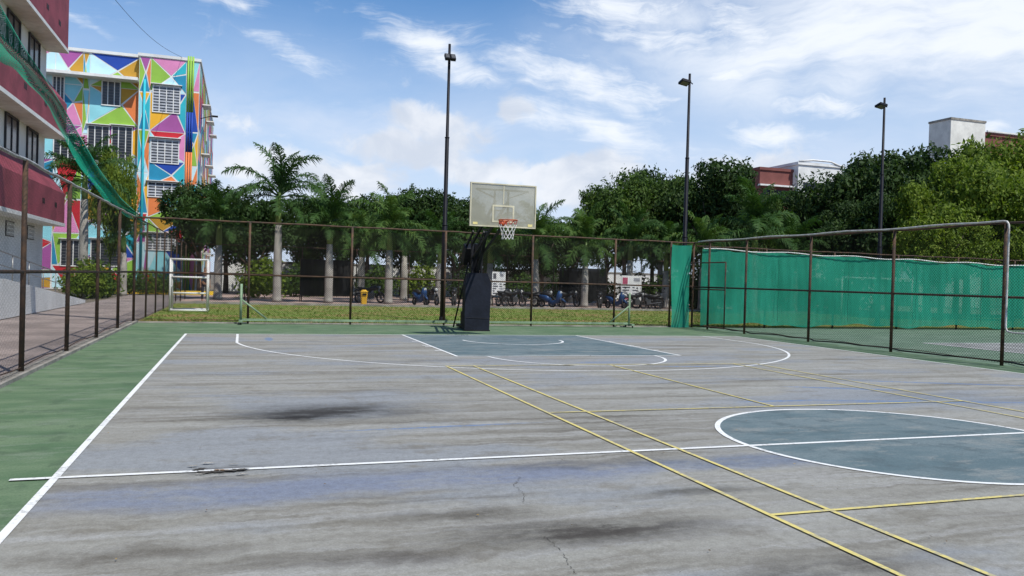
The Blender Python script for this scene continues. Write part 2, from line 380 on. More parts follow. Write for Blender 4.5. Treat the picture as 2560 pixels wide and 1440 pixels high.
EA=mat('exposed_asphalt',(.06,.055,.048),.95,var=.7,fine=60,scale=12,bump=.5)
PCH=mat('paint_chip',(.33,.31,.27),.9,var=.6,fine=80,scale=20)
for (px,py,rx,ry,sd_) in ((535,1183,.09,.045,4),(590,1180,.07,.035,14),(500,1178,.05,.03,15)):
    p=gr(px,py); ragged('broken_patch',(p.x,p.y),rx,ry,.0135+.0004*(sd_-4),EA,sd_)
for (px,py,rx,ry,sd_) in ((482,1170,.03,.018,1),(606,1190,.045,.012,2),(548,1194,.05,.010,3),(520,1163,.06,.012,6),(585,1165,.03,.01,8),(500,1190,.03,.008,9)):
    p=gr(px,py); ragged('paint_chip',(p.x,p.y),rx,ry,.019,PCH,sd_)
p=gr(552,1181); ragged('rust_patch',(p.x,p.y),.045,.018,.0205,mat('rusty_dirt',(.24,.16,.1),.95),9)
b=MB(); rn=random.Random(3)
for i in range(240):
    x=rn.uniform(XL,XR); y=rn.uniform(1.5,19); a=rn.uniform(0,6.28); s=rn.uniform(.005,.013)
    b.poly([(x+s*math.cos(a),y+s*math.sin(a),.018),(x+s*.5*math.cos(a+1.57),y+s*.5*math.sin(a+1.57),.022),(x-s*math.cos(a),y-s*math.sin(a),.018),(x-s*.5*math.cos(a+1.57),y-s*.5*math.sin(a+1.57),.019)],rn.choice((0,1,1)))
tag(b.build('leaf_litter',[mat('dry_leaf',(.3,.2,.06),.8),mat('brown_leaf',(.12,.08,.04),.8)]),'tiny dry fallen leaves scattered over the grey court','leaves',kind='stuff')
b=MB()
b.poly([(18.6,-9,.006),(60,-9,.006),(60,18.0,.006),(18.6,18.0,.006)]); tp=b.build('tennis_court_paint',mat('tennis_inner',(.25,.25,.235),.8,var=.3,scale=.8)); struct(tp)
b=MB(); b.poly([(18.6,18,.010),(50,18,.010),(50,18.07,.010),(18.6,18.07,.010)]); b.poly([(18.53,-9,.010),(18.6,-9,.010),(18.6,18.07,.010),(18.53,18.07,.010)]); b.poly([(20,-9,.012),(20.06,-9,.012),(20.06,18,.012),(20,18,.012)]); b.build('tennis_line',WL,tp)
CN=mat('concrete_kerb',(.29,.27,.235),.9,var=.4,scale=2,fine=30,bump=.3)
b=MB(); b.box2((LX-.09,-9,-.04),(LX+.1,FY+.2,.05)); struct(b.build('side_kerb',CN))
b=MB(); b.box2((LX+.12,FY-.02,-.04),(RXF-.1,FY+.14,.035)); struct(b.build('rear_kerb',CN))
b=MB(); b.box2((LX,39.4,-.04),(60,39.6,.09)); struct(b.build('lawn_kerb',CN))
b=MB(); b.box2((-9,54.2,-.04),(-1.5,54.5,.22)); struct(b.build('yellow_kerb',mat('yellow_kerb',(.75,.5,.04),.7)))
b=MB(); rn=random.Random(11)
for i in range(14000):
    y=FY+.3+(39.2-FY)*rn.random()**1.4; x=rn.uniform(LX+.1,20+ (y-24)*.4)
    hh=rn.uniform(.01,.045); a=rn.uniform(0,3.14); dx_=.03*math.cos(a); dy_=.03*math.sin(a)
    b.v+=[(x-dx_,y-dy_,-.012),(x+dx_,y+dy_,-.012),(x+rn.uniform(-.04,.04),y+rn.uniform(-.04,.04),hh)]
    k=len(b.v); b.f.append((k-3,k-2,k-1)); b.m.append(0)
tag(b.build('grass',leafmat('grass_blade',(.13,.19,.04),(.2,.27,.06),(.3,.31,.1),.4)),'short patchy grass growing over the lawn behind the court','grass',kind='stuff')
# ------------------------------------------------ fences
RUST=mat('rusty_post',(.04,.03,.024),.75,.1,var=.6,scale=5,fine=25,bump=.2,col2=(.11,.062,.035))
GALV=mat('galvanised_pipe',(.5,.5,.47),.45,.3,var=.4,scale=6,col2=(.3,.27,.24))
CH=netmat('chain_link',(.022,.02,.018),.066,.058,metal=0,rough=.8)
CHF=netmat('chain_link_far',(.025,.03,.025),.07,.05,metal=0,rough=.8)
FH=2.95
def fence(name,label,axis,c,a0,a1,posts,top=FH,mid=1.42,mesh=CH,rail=RUST,r=.035,group=None,bottom=None):
    P=(lambda a,z:(a,c,z)) if axis=='x' else (lambda a,z:(c,a,z))
    root=empty(name,P(a0,0),label,'fence',group)
    for a in posts:
        b=MB(); b.tube(P(a,-.02),P(a,top),r,n=10); b.build('post',RUST,root,True)
    b=MB(); pts=[]; N=max(2,int(abs(a1-a0)/.5)); rn=random.Random(len(label))
    for i in range(N+1): pts.append(P(a0+(a1-a0)*i/N,top+rn.uniform(-.012,.012)))
    b.path(pts,r*.7,8); b.build('top_rail',rail,root,True)
    b=MB(); b.tube(P(a0,mid),P(a1,mid),r*.7); b.build('middle_rail',RUST,root,True)
    if bottom: b=MB(); b.path([P(a0+(a1-a0)*i/40,bottom+.02*math.sin(i*1.7)) for i in range(41)],.008,6); b.build('bottom_wire',RUST,root,True)
    if mesh:
        b=MB(); s=.045; off=(lambda a,z:(a,c+s,z)) if axis=='x' else (lambda a,z:(c+s,a,z))
        b.poly([off(a0,.05),off(a1,.05),off(a1,top),off(a0,top)]); b.build('wire_mesh',mesh,root)
    return root
fence('chain_link_fence','rusty chain link fence running along the left side of the court towards the corner','y',LX,-8,FY,[.6,3.6,6.6,9.6,12.6,15.6,18.6,21.6,FY],rail=GALV,bottom=.12)
fence('chain_link_fence','chain link fence across the rear of the court behind the basketball hoop','x',FY,LX,RXF,[atY(px,700,FY).x for px in (622,878,1112,1330,1537)]+[RXF-.9],bottom=.1)
fence('chain_link_fence','chain link fence beside the lawn beyond the left rear corner','y',LX,FY+.1,46,[27.6,30.6,33.6,36.6,39.6,42.6,45.9],mesh=CHF,r=.028)
fence('post_and_rail_fence','far fence of thin posts and rails beyond the lawn behind the palm row','x',46,LX+.1,44,[LX+3*i for i in range(1,16)],mesh=None,r=.03)
fence('chain_link_fence','chain link fence on the right between the two courts','y',RXF,-5.5,FY,[-5.5,-2.5,.5,3.5,6.5,9.5,12.5,15.5,18.5,21.5,23.6,FY],bottom=.1,r=.036)
fence('chain_link_fence','chain link fence at the rear of the right court holding the green cloth','x',FY,RXF+.1,52,[RXF+3*i for i in range(1,13)],top=2.85)
g=empty('fence_gate',(RXF-.05,23.65,0),'narrow rusty framed gate at the far end of the right fence','gate')
b=MB(); 
for (y0,z0,y1,z1) in ((22.5,.1,22.5,2.25),(24.5,.1,24.5,2.25),(22.5,2.25,24.5,2.25),(22.5,.1,24.5,.1),(22.5,1.35,24.5,1.35)): b.tube((RXF-.08,y0,z0),(RXF-.08,y1,z1),.022)
b.build('gate_frame',RUST,g,True); b=MB(); b.poly([(RXF-.06,22.5,.1),(RXF-.06,24.48,.1),(RXF-.06,24.48,2.2),(RXF-.06,22.5,2.2)]); b.build('wire_mesh',CH,g)
b=MB(); pts=[(RXF-.08,24.2,2.98)]
for i in range(1,18): pts.append((RXF-.08,24.2-(24.2-12.5)*i/18,2.985+.015*math.sin(i*1.3)))
pts+=[(RXF-.08,12.5,2.99),(RXF-.08,12.42,2.975),(RXF-.08,12.38,2.92),(RXF-.08,12.37,2.8),(RXF-.08,12.37,.8),(RXF-.08,12.33,.72),(RXF-.08,12.2,.7),(RXF-.08,9.5,.7)]
b.path(pts,.02,8); tag(b.build('bent_pipe_frame',mat('pale_pipe',(.62,.62,.58),.45,.1,var=.5,scale=7,col2=(.4,.37,.32)),smooth=True),'pale bent metal pipe frame with rounded corner strapped to the right fence','pipe frame')
b=MB(); pts=[]
for i in range(60):
    y=24-(24-11)*i/59; pts.append((RXF+.35+.14*math.sin(i*.42)+.1*math.sin(i*.9),y,.03+.02*abs(math.sin(i*.5))))
b.path(pts,.02,6); tag(b.build('black_cable',mat('black_rubber',(.02,.02,.02),.6),smooth=True),'loose black cable lying on the ground along the right fence','cable')
GC=clothmat('green_shade_cloth',(.035,.36,.235),(.025,.285,.18),.88)
def cloth(x0,x1,y,z0,z1,seed,nx=120,nz=14,amp=1.):
    rn=random.Random(seed); b=MB(); ph=[rn.uniform(0,6) for _ in range(6)]
    for j in range(nz+1):
        for i in range(nx+1):
            x=x0+(x1-x0)*i/nx; q=j/nz
            zt=z1(x)+.03*math.sin(x*2.1+ph[0])+.025*math.sin(x*5.3+ph[1]); zb=z0+.05*math.sin(x*1.3+ph[2])+.03*math.sin(x*4+ph[3])
            d=.05*math.sin(x*1.9+ph[4]+q*1.7)+.02*math.sin(x*6.1+q*2+ph[5])*(1-q)+.03*math.sin(q*6+x*.7)+.008*math.sin(x*17+q*5)
            b.v.append((x,y+d*amp,zb+(zt-zb)*q))
    for j in range(nz):
        for i in range(nx):
            k=j*(nx+1)+i; b.f.append((k,k+1,k+nx+2,k+nx+1)); b.m.append(0)
    return b
b=cloth(RXF+.25,50,FY-.16,.12,lambda x:2.74-.009*(x-15),1,700,amp=.7)
sc=b.build('shade_cloth',GC,smooth=True,org=(RXF+.25,FY-.16,0)); tag(sc,'long green shade cloth hung along the rear of the right court','shade cloth')
SM=mat('seam_green',(.01,.12,.08),.8)
for x in (18.3,21.4,24.6,27.9,31,34.2):
    b=MB(); b.path([(x+.02*math.sin(q*2),FY-.26+.01*math.sin(q*3),.25+q*.25) for q in range(10)],.006,5); b.build('seam',SM,sc)
b=MB(); b.path([(RXF+.25+i*.5,FY-.22,2.76-.0045*i+.03*math.sin(i*1.1)) for i in range(60)],.02,6); b.build('white_rope',mat('white_rope',(.7,.7,.66),.7),sc,True)
xa=atY(1680,700,FY-.13).x; xb=atY(1727,700,FY-.13).x
b=cloth(xa,xb,FY-.13,.02,lambda x:2.84,5,30,amp=1.3); sc2=b.build('shade_cloth',GC,smooth=True,org=(xa,FY-.13,0)); tag(sc2,'narrow green shade cloth strip gathered at the corner left of the gate','shade cloth')
DK=clothmat('black_shade_cloth',(.012,.013,.014),(.02,.022,.024),.97)
for (a_,b_,l) in ((752,882,'black windbreak panel behind the palm left of the lamp post'),(1400,1516,'black windbreak panel behind palms right of the basketball hoop')):
    p0=atY(a_,655,45); p1=atY(b_,740,45); bb=MB(); N=16
    for i in range(N):
        x0=p0.x+(p1.x-p0.x)*i/N; x1=p0.x+(p1.x-p0.x)*(i+1)/N; d0=.05*math.sin(i*1.3); d1=.05*math.sin((i+1)*1.3)
        bb.poly([(x0,45+d0,.3),(x1,45+d1,.3),(x1,45+d1,2.3),(x0,45+d0,2.3)])
    wp=bb.build('windbreak_panel',DK,smooth=True,org=(p0.x,45,0)); tag(wp,l,'windbreak')
    for xx in (p0.x,(p0.x+p1.x)/2,p1.x): bb=MB(); bb.tube((xx,45.08,0),(xx,45.08,2.35),.025); bb.build('pole',RUST,wp,True)
b=MB(); n=40
NETM=netmat('green_netting',(.008,.20,.13),.05,.24,metal=0,rough=.9)
ctrl_u=[(-30,-60),(0,15),(60,120),(125,215),(190,325),(245,420),(300,495),(355,545)]
ctrl_l=[(-30,110),(0,150),(50,185),(125,270),(180,385),(240,475),(290,525),(345,552)]
def lerpl(L,tq):
    x=tq*(len(L)-1); i=min(int(x),len(L)-2); f=x-i; return (L[i][0]*(1-f)+L[i+1][0]*f, L[i][1]*(1-f)+L[i+1][1]*f)
for i in range(n+1):
    tq=i/n; u=lerpl(ctrl_u,tq); l=lerpl(ctrl_l,tq); Yq=27.5+(FY-27.5)*tq
    pu=atY(u[0],u[1],Yq); pl=atY(l[0],l[1],Yq)
    for j in range(9):
        q=j/8; p=pu.lerp(pl,q); p.y+= .35*math.sin(q*3.1)+.12*math.sin(q*11+tq*12); p.z+=.04*math.sin(tq*40+q*5); b.v.append(tuple(p))
for i in range(n):
    for j in range(8):
        k=i*9+j; b.f.append((k,k+1,k+10,k+9)); b.m.append(0)
gn=b.build('ball_netting',NETM,smooth=True,org=(LX,FY,2.98)); tag(gn,'green ball netting sagging from the red banded building down to the fence corner','netting')
b=MB(); b.path([Vector(atY(*lerpl(ctrl_u,i/30),27.5+(FY-27.5)*i/30)) for i in range(31)],.012,5); b.build('edge_rope',mat('rope_green',(.02,.2,.14),.8),gn,True)
# ------------------------------------------------ basketball stand
BK=mat('black_steel',(.015,.015,.017),.5,.2,var=.4,spec=.2); PAD=mat('black_pad_vinyl',(.010,.0125,.021),.6,0,var=.35,scale=2.5,bump=.25,spec=.2,fine=9)
bx=atY(1193,800,22.0).x; px=atY(1258,520,19.25).x
bs=empty('basketball_stand',(bx,22.1,0),'portable basketball hoop stand with black padded base and yellowed backboard','basketball hoop')
b=MB(); hw=.365
prof=[(-hw,.03),(-hw-.01,.7),(-hw-.005,1.3),(-hw+.13,1.66),(hw-.1,1.66),(hw+.01,1.4),(hw+.015,.8),(hw,.03)]
N=len(prof); D0,D1=22.0,22.3
b.poly([(bx+x,D0,z) for x,z in prof]); b.poly([(bx+x,D1,z) for x,z in prof][::-1])
for i in range(N):
    (xa_,za_),(xb_,zb_)=prof[i],prof[(i+1)%N]; b.poly([(bx+xa_,D0,za_),(bx+xa_,D1,za_),(bx+xb_,D1,zb_),(bx+xb_,D0,zb_)])
bp_=b.build('base_padding',PAD,bs,bevel=.04)
b=MB(); b.tube((bx-hw+.03,21.99,.38),(bx+hw-.03,21.99,.36),.005); b.box2((bx-hw-.01,21.98,0),(bx+hw+.02,22.02,.035)); b.build('pad_seam',BK,bp_)
b=MB(); b.box2((bx-.2,22.35,.03),(bx+.3,23.6,.12)); b.box2((bx-.1,22.8,.12),(bx+.26,23.5,.5)); b.build('base_box',BK,bs,bevel=.02)
b=MB(); b.tube((bx-.36,23.3,.03),(bx-.16,22.5,1.95),.024); b.tube((bx+.3,23.4,.1),(bx+.14,22.5,1.95),.024); b.build('rear_brace',BK,bs,True)
for s in (-1,1):
    b=MB(); b.bar((bx+s*.14,22.2,1.6),(bx+s*.14,22.25,2.6),.06,.09); b.bar((bx+s*.14,22.25,2.5),(px+s*.16,19.4,3.45),.05,.075); b.build('arm',BK,bs)
    b=MB(); b.bar((bx+s*.1,22.5,2.0),(px+s*.14,19.42,2.96),.045,.07); b.build('arm',BK,bs)
    b=MB(); b.bar((bx+s*.2,23.1,2.15),(bx+s*.16,22.1,2.85),.04,.07); b.build('lever',BK,bs)
b=MB(); b.bar((bx,22.25,1.5),(bx,21.3,2.8),.08,.08); b.bar((bx,22.5,1.4),(bx,22.3,2.5),.1,.1); b.build('lift_strut',BK,bs)
b=MB(); b.box((bx-.04,22.75,2.2),(.44,.35,.55),mx=Matrix.Rotation(R(28),3,'X')); b.build('counterweight',BK,bs,bevel=.02)
for i in range(4):
    q=(i+.7)/4.5; y=22.25-(22.25-19.4)*q; zz=2.5+.95*q; xm=bx+(px-bx)*q; b=MB(); b.bar((xm-.16,y,zz),(xm+.16,y,zz),.035,.035); b.build('cross_bar',BK,bs)
GBR=mat('grey_bracket',(.25,.25,.22),.6)
b=MB(); 
for s in (-1,1): b.bar((px+s*.18,19.42,2.86),(px+s*.18,19.42,3.75),.045,.045)
b.bar((px-.7,19.36,3.75),(px+.7,19.36,3.75),.035,.045); b.bar((px-.7,19.36,2.95),(px+.7,19.36,2.95),.035,.045)
b.bar((px-.18,19.4,3.55),(px-.7,19.36,3.75),.03,.03); b.bar((px+.18,19.4,3.55),(px+.7,19.36,3.75),.03,.03); b.build('board_bracket',GBR,bs)
m,tt,bb_=newmat('yellowed_acrylic'); co=tt.add('ShaderNodeTexCoord').outputs['Object']; nz_=tt.noise(co,1.6,5,.6)
tt.link(tt.mix(tt.ramp(nz_,.35,.65),(.32,.31,.235),(.42,.41,.33)),bb_.inputs['Base Color']); bb_.inputs['Roughness'].default_value=.2; bb_.inputs['Alpha'].default_value=.68
ACR=m
CRM=mat('cream_frame',(.55,.51,.36),.6,var=.25); WT=mat('white_paint',(.72,.71,.68),.5,var=.15)
BW=.855; B0,B1=2.82,3.88; BY=19.25
b=MB(); b.box2((px-BW,BY-.012,B0),(px+BW,BY+.012,B1)); bd=b.build('backboard',ACR,bs)
b=MB()
def frame(b,x0,x1,z0,z1,y0,y1,wd):
    b.box2((x0,y0,z0),(x1,y1,z0+wd)); b.box2((x0,y0,z1-wd),(x1,y1,z1)); b.box2((x0,y0,z0+wd),(x0+wd,y1,z1-wd)); b.box2((x1-wd,y0,z0+wd),(x1,y1,z1-wd))
frame(b,px-BW-.015,px+BW+.015,B0-.015,B1+.015,BY-.03,BY+.03,.03); b.build('board_frame',CRM,bd)
b=MB(); frame(b,px-.29,px+.29,B0+.10,B0+.54,BY-.02,BY-.0145,.045); b.build('target_square',CRM,bd)
b=MB(); b.box2((px-.012,BY-.019,B0+.56),(px+.012,BY-.0145,B1-.03)); b.build('seam_line',CRM,bd)
b=MB()
for sx in (-1,1): b.box2((px+sx*(BW-.13)-.06,BY-.02,B0+.03),(px+sx*(BW-.13)+.06,BY-.0135,B0+.09))
b.build('corner_tape',mat('yellow_tape',(.7,.6,.25),.6),bd)
RO=mat('rim_orange',(.5,.1,.03),.5,var=.3)
RZ=2.96; RC=(px,BY-.42,RZ)
b=MB(); b.ring(RC,.235,.012,32,8); b.box2((px-.1,BY-.035,RZ-.12),(px+.1,BY-.022,RZ-.0)); b.bar((px-.07,BY-.03,RZ-.01),(px-.07,BY-.21,RZ-.01),.02,.02); b.bar((px+.07,BY-.03,RZ-.01),(px+.07,BY-.21,RZ-.01),.02,.02)
rim=b.build('rim',RO,bs,True)
b=MB(); lv=[(0,.235),(.1,.215),(.2,.185),(.3,.155),(.4,.14),(.46,.145)]
for k in range(10):
    for i in range(len(lv)-1):
        for s in (-1,1):
            a0=2*math.pi*(k+(.5 if i%2 else 0))/10; a1=a0+s*math.pi/10
            b.tube((RC[0]+lv[i][1]*math.cos(a0),RC[1]+lv[i][1]*math.sin(a0),RZ-.01-lv[i][0]),(RC[0]+lv[i+1][1]*math.cos(a1),RC[1]+lv[i+1][1]*math.sin(a1),RZ-.01-lv[i+1][0]),.006,n=4,m=1 if i<1 else 0)
b.build('net',[mat('net_cord',(.72,.7,.66),.8),mat('net_red',(.4,.06,.05),.8)],rim)
# ------------------------------------------------ movable net frame
PG=mat('pale_green_steel',(.2,.29,.18),.6,var=.35,scale=4)
nf=empty('net_frame',(0,24.3,0),'long pale green steel net frame standing along the rear fence','net frame')
x0=atY(602,780,24.3).x; x1=atY(1572,780,24.3).x
b=MB(); b.box2((x0+.05,24.24,.1),(x1-.05,24.31,.165)); b.build('ground_beam',PG,nf)
for s,x in ((1,x0),(-1,x1)):
    b=MB(); b.tube((x,24.27,.05),(x,24.27,1.16),.036); b.build('end_post',PG,nf,True)
    b=MB(); b.tube((x,24.27,.72),(x+s*.72,24.27,.16),.025); b.build('brace',PG,nf,True)
    b=MB(); b.box2((x-.05,23.95,.07),(x+.05,24.6,.13)); b.build('foot',PG,nf)
    for y in (24.0,24.5):
        b=MB(); mx=Matrix.Rotation(R(90),3,'Y'); b.ring((x,y,.04),.028,.014,14,6,mx); b.build('wheel',BK,nf,True)
# ------------------------------------------------ white goal
gl=empty('football_goal',(gr(432,777).x,gr(520,780).y,0),'small white metal goal frame on the lawn near the left corner','goal')
gx0=gr(427,777).x; gy=gr(520,780).y; gx1=atY(519,700,gy).x; GT=1.9
def gb(name,*segs):
    b=MB()
    for s in segs: b.tube(*s,.036)
    b.build(name,WT,gl,True)
for x in (gx0,gx1):
    gb('upright',((x,gy,0),(x,gy,GT))); gb('upright',((x,gy+1.1,0),(x,gy+.6,GT)))
    gb('side_bar',((x,gy,.05),(x,gy+1.1,.05)),((x,gy,GT),(x,gy+.6,GT)),((x,gy,.9),(x,gy+.85,.9)))
gb('crossbar',((gx0,gy,GT),(gx1,gy,GT))); gb('rear_bar',((gx0,gy+.6,GT),(gx1,gy+.6,GT)),((gx0,gy+1.1,.05),(gx1,gy+1.1,.05)),((gx0,gy+.95,.65),(gx1,gy+.95,.65)),((gx0,gy+.75,1.25),(gx1,gy+.75,1.25)))
gb('front_bar',((gx0,gy,.05),(gx1,gy,.05)))
b=MB(); p0=atY(2105,710,29); p1=atY(2280,712,29)
for s in (((p0.x,29,0),(p0.x,29,2)),((p1.x,29,0),(p1.x,29,2)),((p0.x,29,2),(p1.x,29,2))): b.tube(*s,.04)
tag(b.build('football_goal',WT,smooth=True,org=(p0.x,29,0)),'white goal frame seen faintly through the green shade cloth','goal')
# ------------------------------------------------ floodlight poles
POLE=mat('black_pole',(.012,.012,.016),.5,.2,var=.3,spec=.2); LG=mat('lamp_glass',(.4,.4,.38),.2)
def pole(pxl,label,two):
    P=atY(pxl,600,26.9); x=P.x; y=26.9
    r=empty('floodlight_pole',(x,y,0),label,'lamp post','floodlight poles behind the fence')
    b=MB(); b.path([(x,y,0),(x,y,3.3),(x,y,3.32),(x,y,6.3),(x,y,6.32),(x,y,9.5)],[.095,.09,.075,.07,.056,.045],12); b.build('pole',POLE,r,True)
    b=MB(); b.box((x,y,.02),(.36,.36,.03)); b.path([(x,y,.02),(x,y,.16)],[.14,.1],12)
    for sx in (-1,1):
        for sy in (-1,1): b.tube((x+sx*.14,y+sy*.14,.03),(x+sx*.14,y+sy*.14,.08),.014,n=6)
    b.build('base_plate',POLE,r)
    b=MB(); b.ring((x,y,6.3),.065,.022,14,6); b.ring((x,y,3.3),.085,.022,14,6); b.build('collar',POLE,r,True)
    zz=9.0 if two else 9.1
    b=MB()
    if two: b.tube((x-.12,y,zz),(x+.12,y,zz),.022)
    else: b.tube((x+.02,y,zz),(x-.36,y,zz-.03),.022); b.tube((x+.02,y,zz+.1),(x+.14,y,zz+.02),.02)
    b.build('bracket',POLE,r,True)
    for xx in ((-.1,.1) if two else (-.28,)):
        mx=Matrix.Rotation(R(-40),3,'X') if two else Matrix.Rotation(R(-14),3,'X')@Matrix.Rotation(R(10),3,'Y')
        c=Vector((x+xx,y-.12,zz+.02)); d=(.17,.1,.26) if two else (.36,.34,.09)
        b=MB(); b.box(c,d,mx=mx)
        for k in range(5): b.box(c+mx@Vector(((k-2)*.033,.06 if two else 0,0 if two else .05)),(.01,.05,.2) if two else (.012,.26,.03),mx=mx)
        f=b.build('floodlight',POLE,r)
        b=MB(); o_=Vector((0,-.055,0)) if two else Vector((0,0,-.05)); b.box(c+mx@o_,(.12,.008,.18) if two else (.28,.26,.008),mx=mx); b.build('lens',mat('dark_lens',(.1,.1,.1),.3),f)
pole(1111,'tall black floodlight pole with twin lamps rising behind the basketball stand',True)
pole(1712,'tall black floodlight pole beside the green cloth corner, middle one of three',False)
pole(2200,'tall black floodlight pole rising behind the green cloth at right',False)
# ------------------------------------------------ mural building
PAL=[(.02,.24,.4),(.27,.62,.68),(.26,.46,.06),(.7,.2,.06),(.5,.27,.03),(.36,.09,.3),(.015,.06,.34),(.5,.02,.03),(.5,.74,.8),(.82,.42,.03),(.03,.42,.5),(.68,.24,.45)]
PM=[mat('mural_paint_%s'%n_,c,.6,var=.12,scale=.7) for n_,c in zip(('teal','cyan','lime','orange','ochre','plum','navy','red','ice','amber','aqua','pink'),PAL)]
WW=mat('white_wall',(.70,.70,.68),.8,var=.18,scale=.5); DG=mat('dark_glass',(.03,.035,.045),.2,var=.3,spec=.5)
MY=61.0; MX1=atY(490,600,MY).x; MTOP=atY(490,147,MY).z; MX0=-24
mb=empty('mural_building',(MX1,MY,0),'four storey building painted with a mural of bright coloured triangles','building')
bayx=atY(343,400,MY).x
b=MB(); b.box2((MX0,MY+.55,0),(bayx,MY+25,MTOP-.2)); b.box2((bayx,MY,0),(MX1,MY+25,MTOP-.2)); b.build('wall',WW,mb)
b=MB(); b.box2((bayx-.1,MY-.08,MTOP-.2),(MX1+.08,MY+25,MTOP)); b.box2((MX0,MY+.45,MTOP-.2),(bayx-.1,MY+25,MTOP)); b.build('roof_parapet',WW,mb)
rn=random.Random(12)
prev=[]
def tri_rect(b,P,x0,x1,z0,z1,gap=.07):
    global prev
    cx=x0+(x1-x0)*rn.uniform(.28,.72); cz=z0+(z1-z0)*rn.uniform(.3,.7)
    c=[(x0,z0),(x1,z0),(x1,z1),(x0,z1)]; k=rn.random()
    if k<.55: T=[(c[i],c[(i+1)%4],(cx,cz)) for i in range(4)]
    elif k<.75: T=[(c[0],c[1],(cx,cz)),(c[1],(x1,z0*.4+z1*.6),(cx,cz)),((x1,z0*.4+z1*.6),c[2],(cx,cz)),(c[2],c[3],(cx,cz)),(c[3],c[0],(cx,cz))]
    else:
        mxp=x0+(x1-x0)*rn.uniform(.2,.8)
        T=[(c[0],c[1],(mxp,z1)),(c[0],(mxp,z1),c[3]),(c[1],c[2],(mxp,z1))] if k<.88 else [(c[3],c[2],(mxp,z0)),(c[0],(mxp,z0),c[3]),((mxp,z0),c[1],c[2])]
    pool=[i for i in (0,1,1,2,2,3,4,5,6,7,8,8,9,10,11) if i not in prev[-2:]]; cols=[]
    while len(cols)<len(T):
        q=rn.choice(pool)
        if q not in cols: cols.append(q)
    prev=cols
    for tr,ci in zip(T,cols):
        gx=sum(q[0] for q in tr)/3; gz=sum(q[1] for q in tr)/3
        pts=[]
        for q in tr:
            d=math.hypot(q[0]-gx,q[1]-gz); kk=max(0,1-gap/d) if d>0 else 0
            pts.append(P(gx+(q[0]-gx)*kk,gz+(q[1]-gz)*kk))
        b.poly(pts,ci)
def cells(y,xs,zlo,zhi,step,b):
    P=lambda x,z:(x,y,z)
    for i in range(len(xs)-1):
        z=zhi
        while z>zlo+.4:
            s=step*rn.uniform(.8,1.25); z2=max(zlo,z-s); 
            if z2-zlo<.9: z2=zlo
            tri_rect(b,P,xs[i],xs[i+1],z2,z); z=z2
X=lambda p:atY(p,400,MY).x
b=MB()
cells(MY-.012,[bayx+.02,X(372)],.05,MTOP-.22,2.4,b)
cells(MY-.012,[X(372),X(462)],.05,MTOP-.22,2.2,b); cells(MY-.012,[X(462),MX1-.02],.05,MTOP-.22,2.6,b)
cells(MY+.538,[-22,-18,X(130),X(200)],.05,MTOP-.22,2.3,b); cells(MY+.538,[X(200),X(216)],.05,MTOP-.22,2.6,b)
cells(MY+.538,[X(216),bayx-.02],.05,MTOP-.22,2.5,b)
b.build('mural',PM,mb)
b=MB(); P2=lambda y,z:(MX1+.012,y,z); y=MY+.05
while y<MY+24.5:
    z=MTOP-.22
    while z>.1:
        z2=max(.05,z-2.4*rn.uniform(.8,1.2)); tri_rect(b,P2,y,y+3.0,z2,z); z=z2
    y+=3.05
b.build('side_mural',PM,mb)
LVW=mat('louvre_grey',(.42,.43,.46),.5); LVD=mat('louvre_dark',(.1,.1,.105),.5)
def mwin(x0,y0,x1,y1,Y,nm=3,dark=False):
    p0=atY(x0,y1,Y); p1=atY(x1,y0,Y); a,c_=p0.x,p1.x; z0,z1=p0.z,p1.z
    b=MB(); yf=Y-.07; frame(b,a,c_,z0,z1,yf,Y-.014,.07)
    for i in range(1,nm): xx=a+(c_-a)*i/nm; b.box2((xx-.03,yf+.01,z0+.07),(xx+.03,Y-.02,z1-.07))
    f=b.build('window',WT,mb)
    b=MB(); b.box2((a+.06,Y-.04,z0+.06),(c_-.06,Y-.018,z1-.06)); b.build('pane',DG,f)
    b=MB(); z=z0+.15
    while z<z1-.15: b.box2((a+.07,Y-.055,z),(c_-.07,Y-.042,z+(.05 if dark else .11))); z+=.2
    b.build('louvre',LVD if dark else LVW,f)
    b=MB(); b.box2((a-.1,Y-.25,z1+.04),(c_+.1,Y-.016,z1+.09)); b.build('sunshade',WT,f)
for q in ((380,218,452,280),(375,350,449,407),(368,458,450,492),(362,585,440,625)): mwin(*q,MY,4)
for q in ((253,205,303,263),(217,316,275,402),(277,318,333,405),(130,192,163,252),(132,338,190,396),(285,450,332,482),(225,600,300,665),(150,600,200,665)): mwin(*q,MY+.55,3,True)
b=MB(); p1=atY(338,204,MY+.5); b.box2((-22,MY-.5,p1.z-.1),(bayx-.03,MY+.54,p1.z+.1)); b.build('sunshade_slab',WT,mb)
for i,pxp in enumerate((466,472,478)):
    xx=X(pxp); zs=[MTOP+.1,12.6,9.8,6.0,.1]; b=MB()
    for k,ci in enumerate((2,6,3,2)): b.tube((xx,MY-.1,zs[k]),(xx,MY-.1,zs[k+1]),.06,m=ci)
    b.build('drain_pipe',PM,mb,True)
b=MB(); xx=X(358); b.tube((xx,MY-.15,.1),(xx,MY-.15,14.6),.08); b.build('drain_pipe',PM[10],mb,True)
for lv in range(4):
    for yy in (MY+5,MY+12,MY+19):
        z=2.9+lv*3.7; b=MB(); b.box2((MX1+.02,yy-.9,z),(MX1+.6,yy+.9,z+.08)); b.box2((MX1+.02,yy-.8,z-1.6),(MX1+.06,yy+.8,z-.05)); b.build('side_window_hood',WT,mb)
b=MB(); b.tube((MX1,MY+2,12.6),(MX1+.9,MY+2,12.9),.03); b.box((MX1+1.0,MY+2,12.85),(.4,.25,.1)); b.build('wall_lamp',BK,mb)
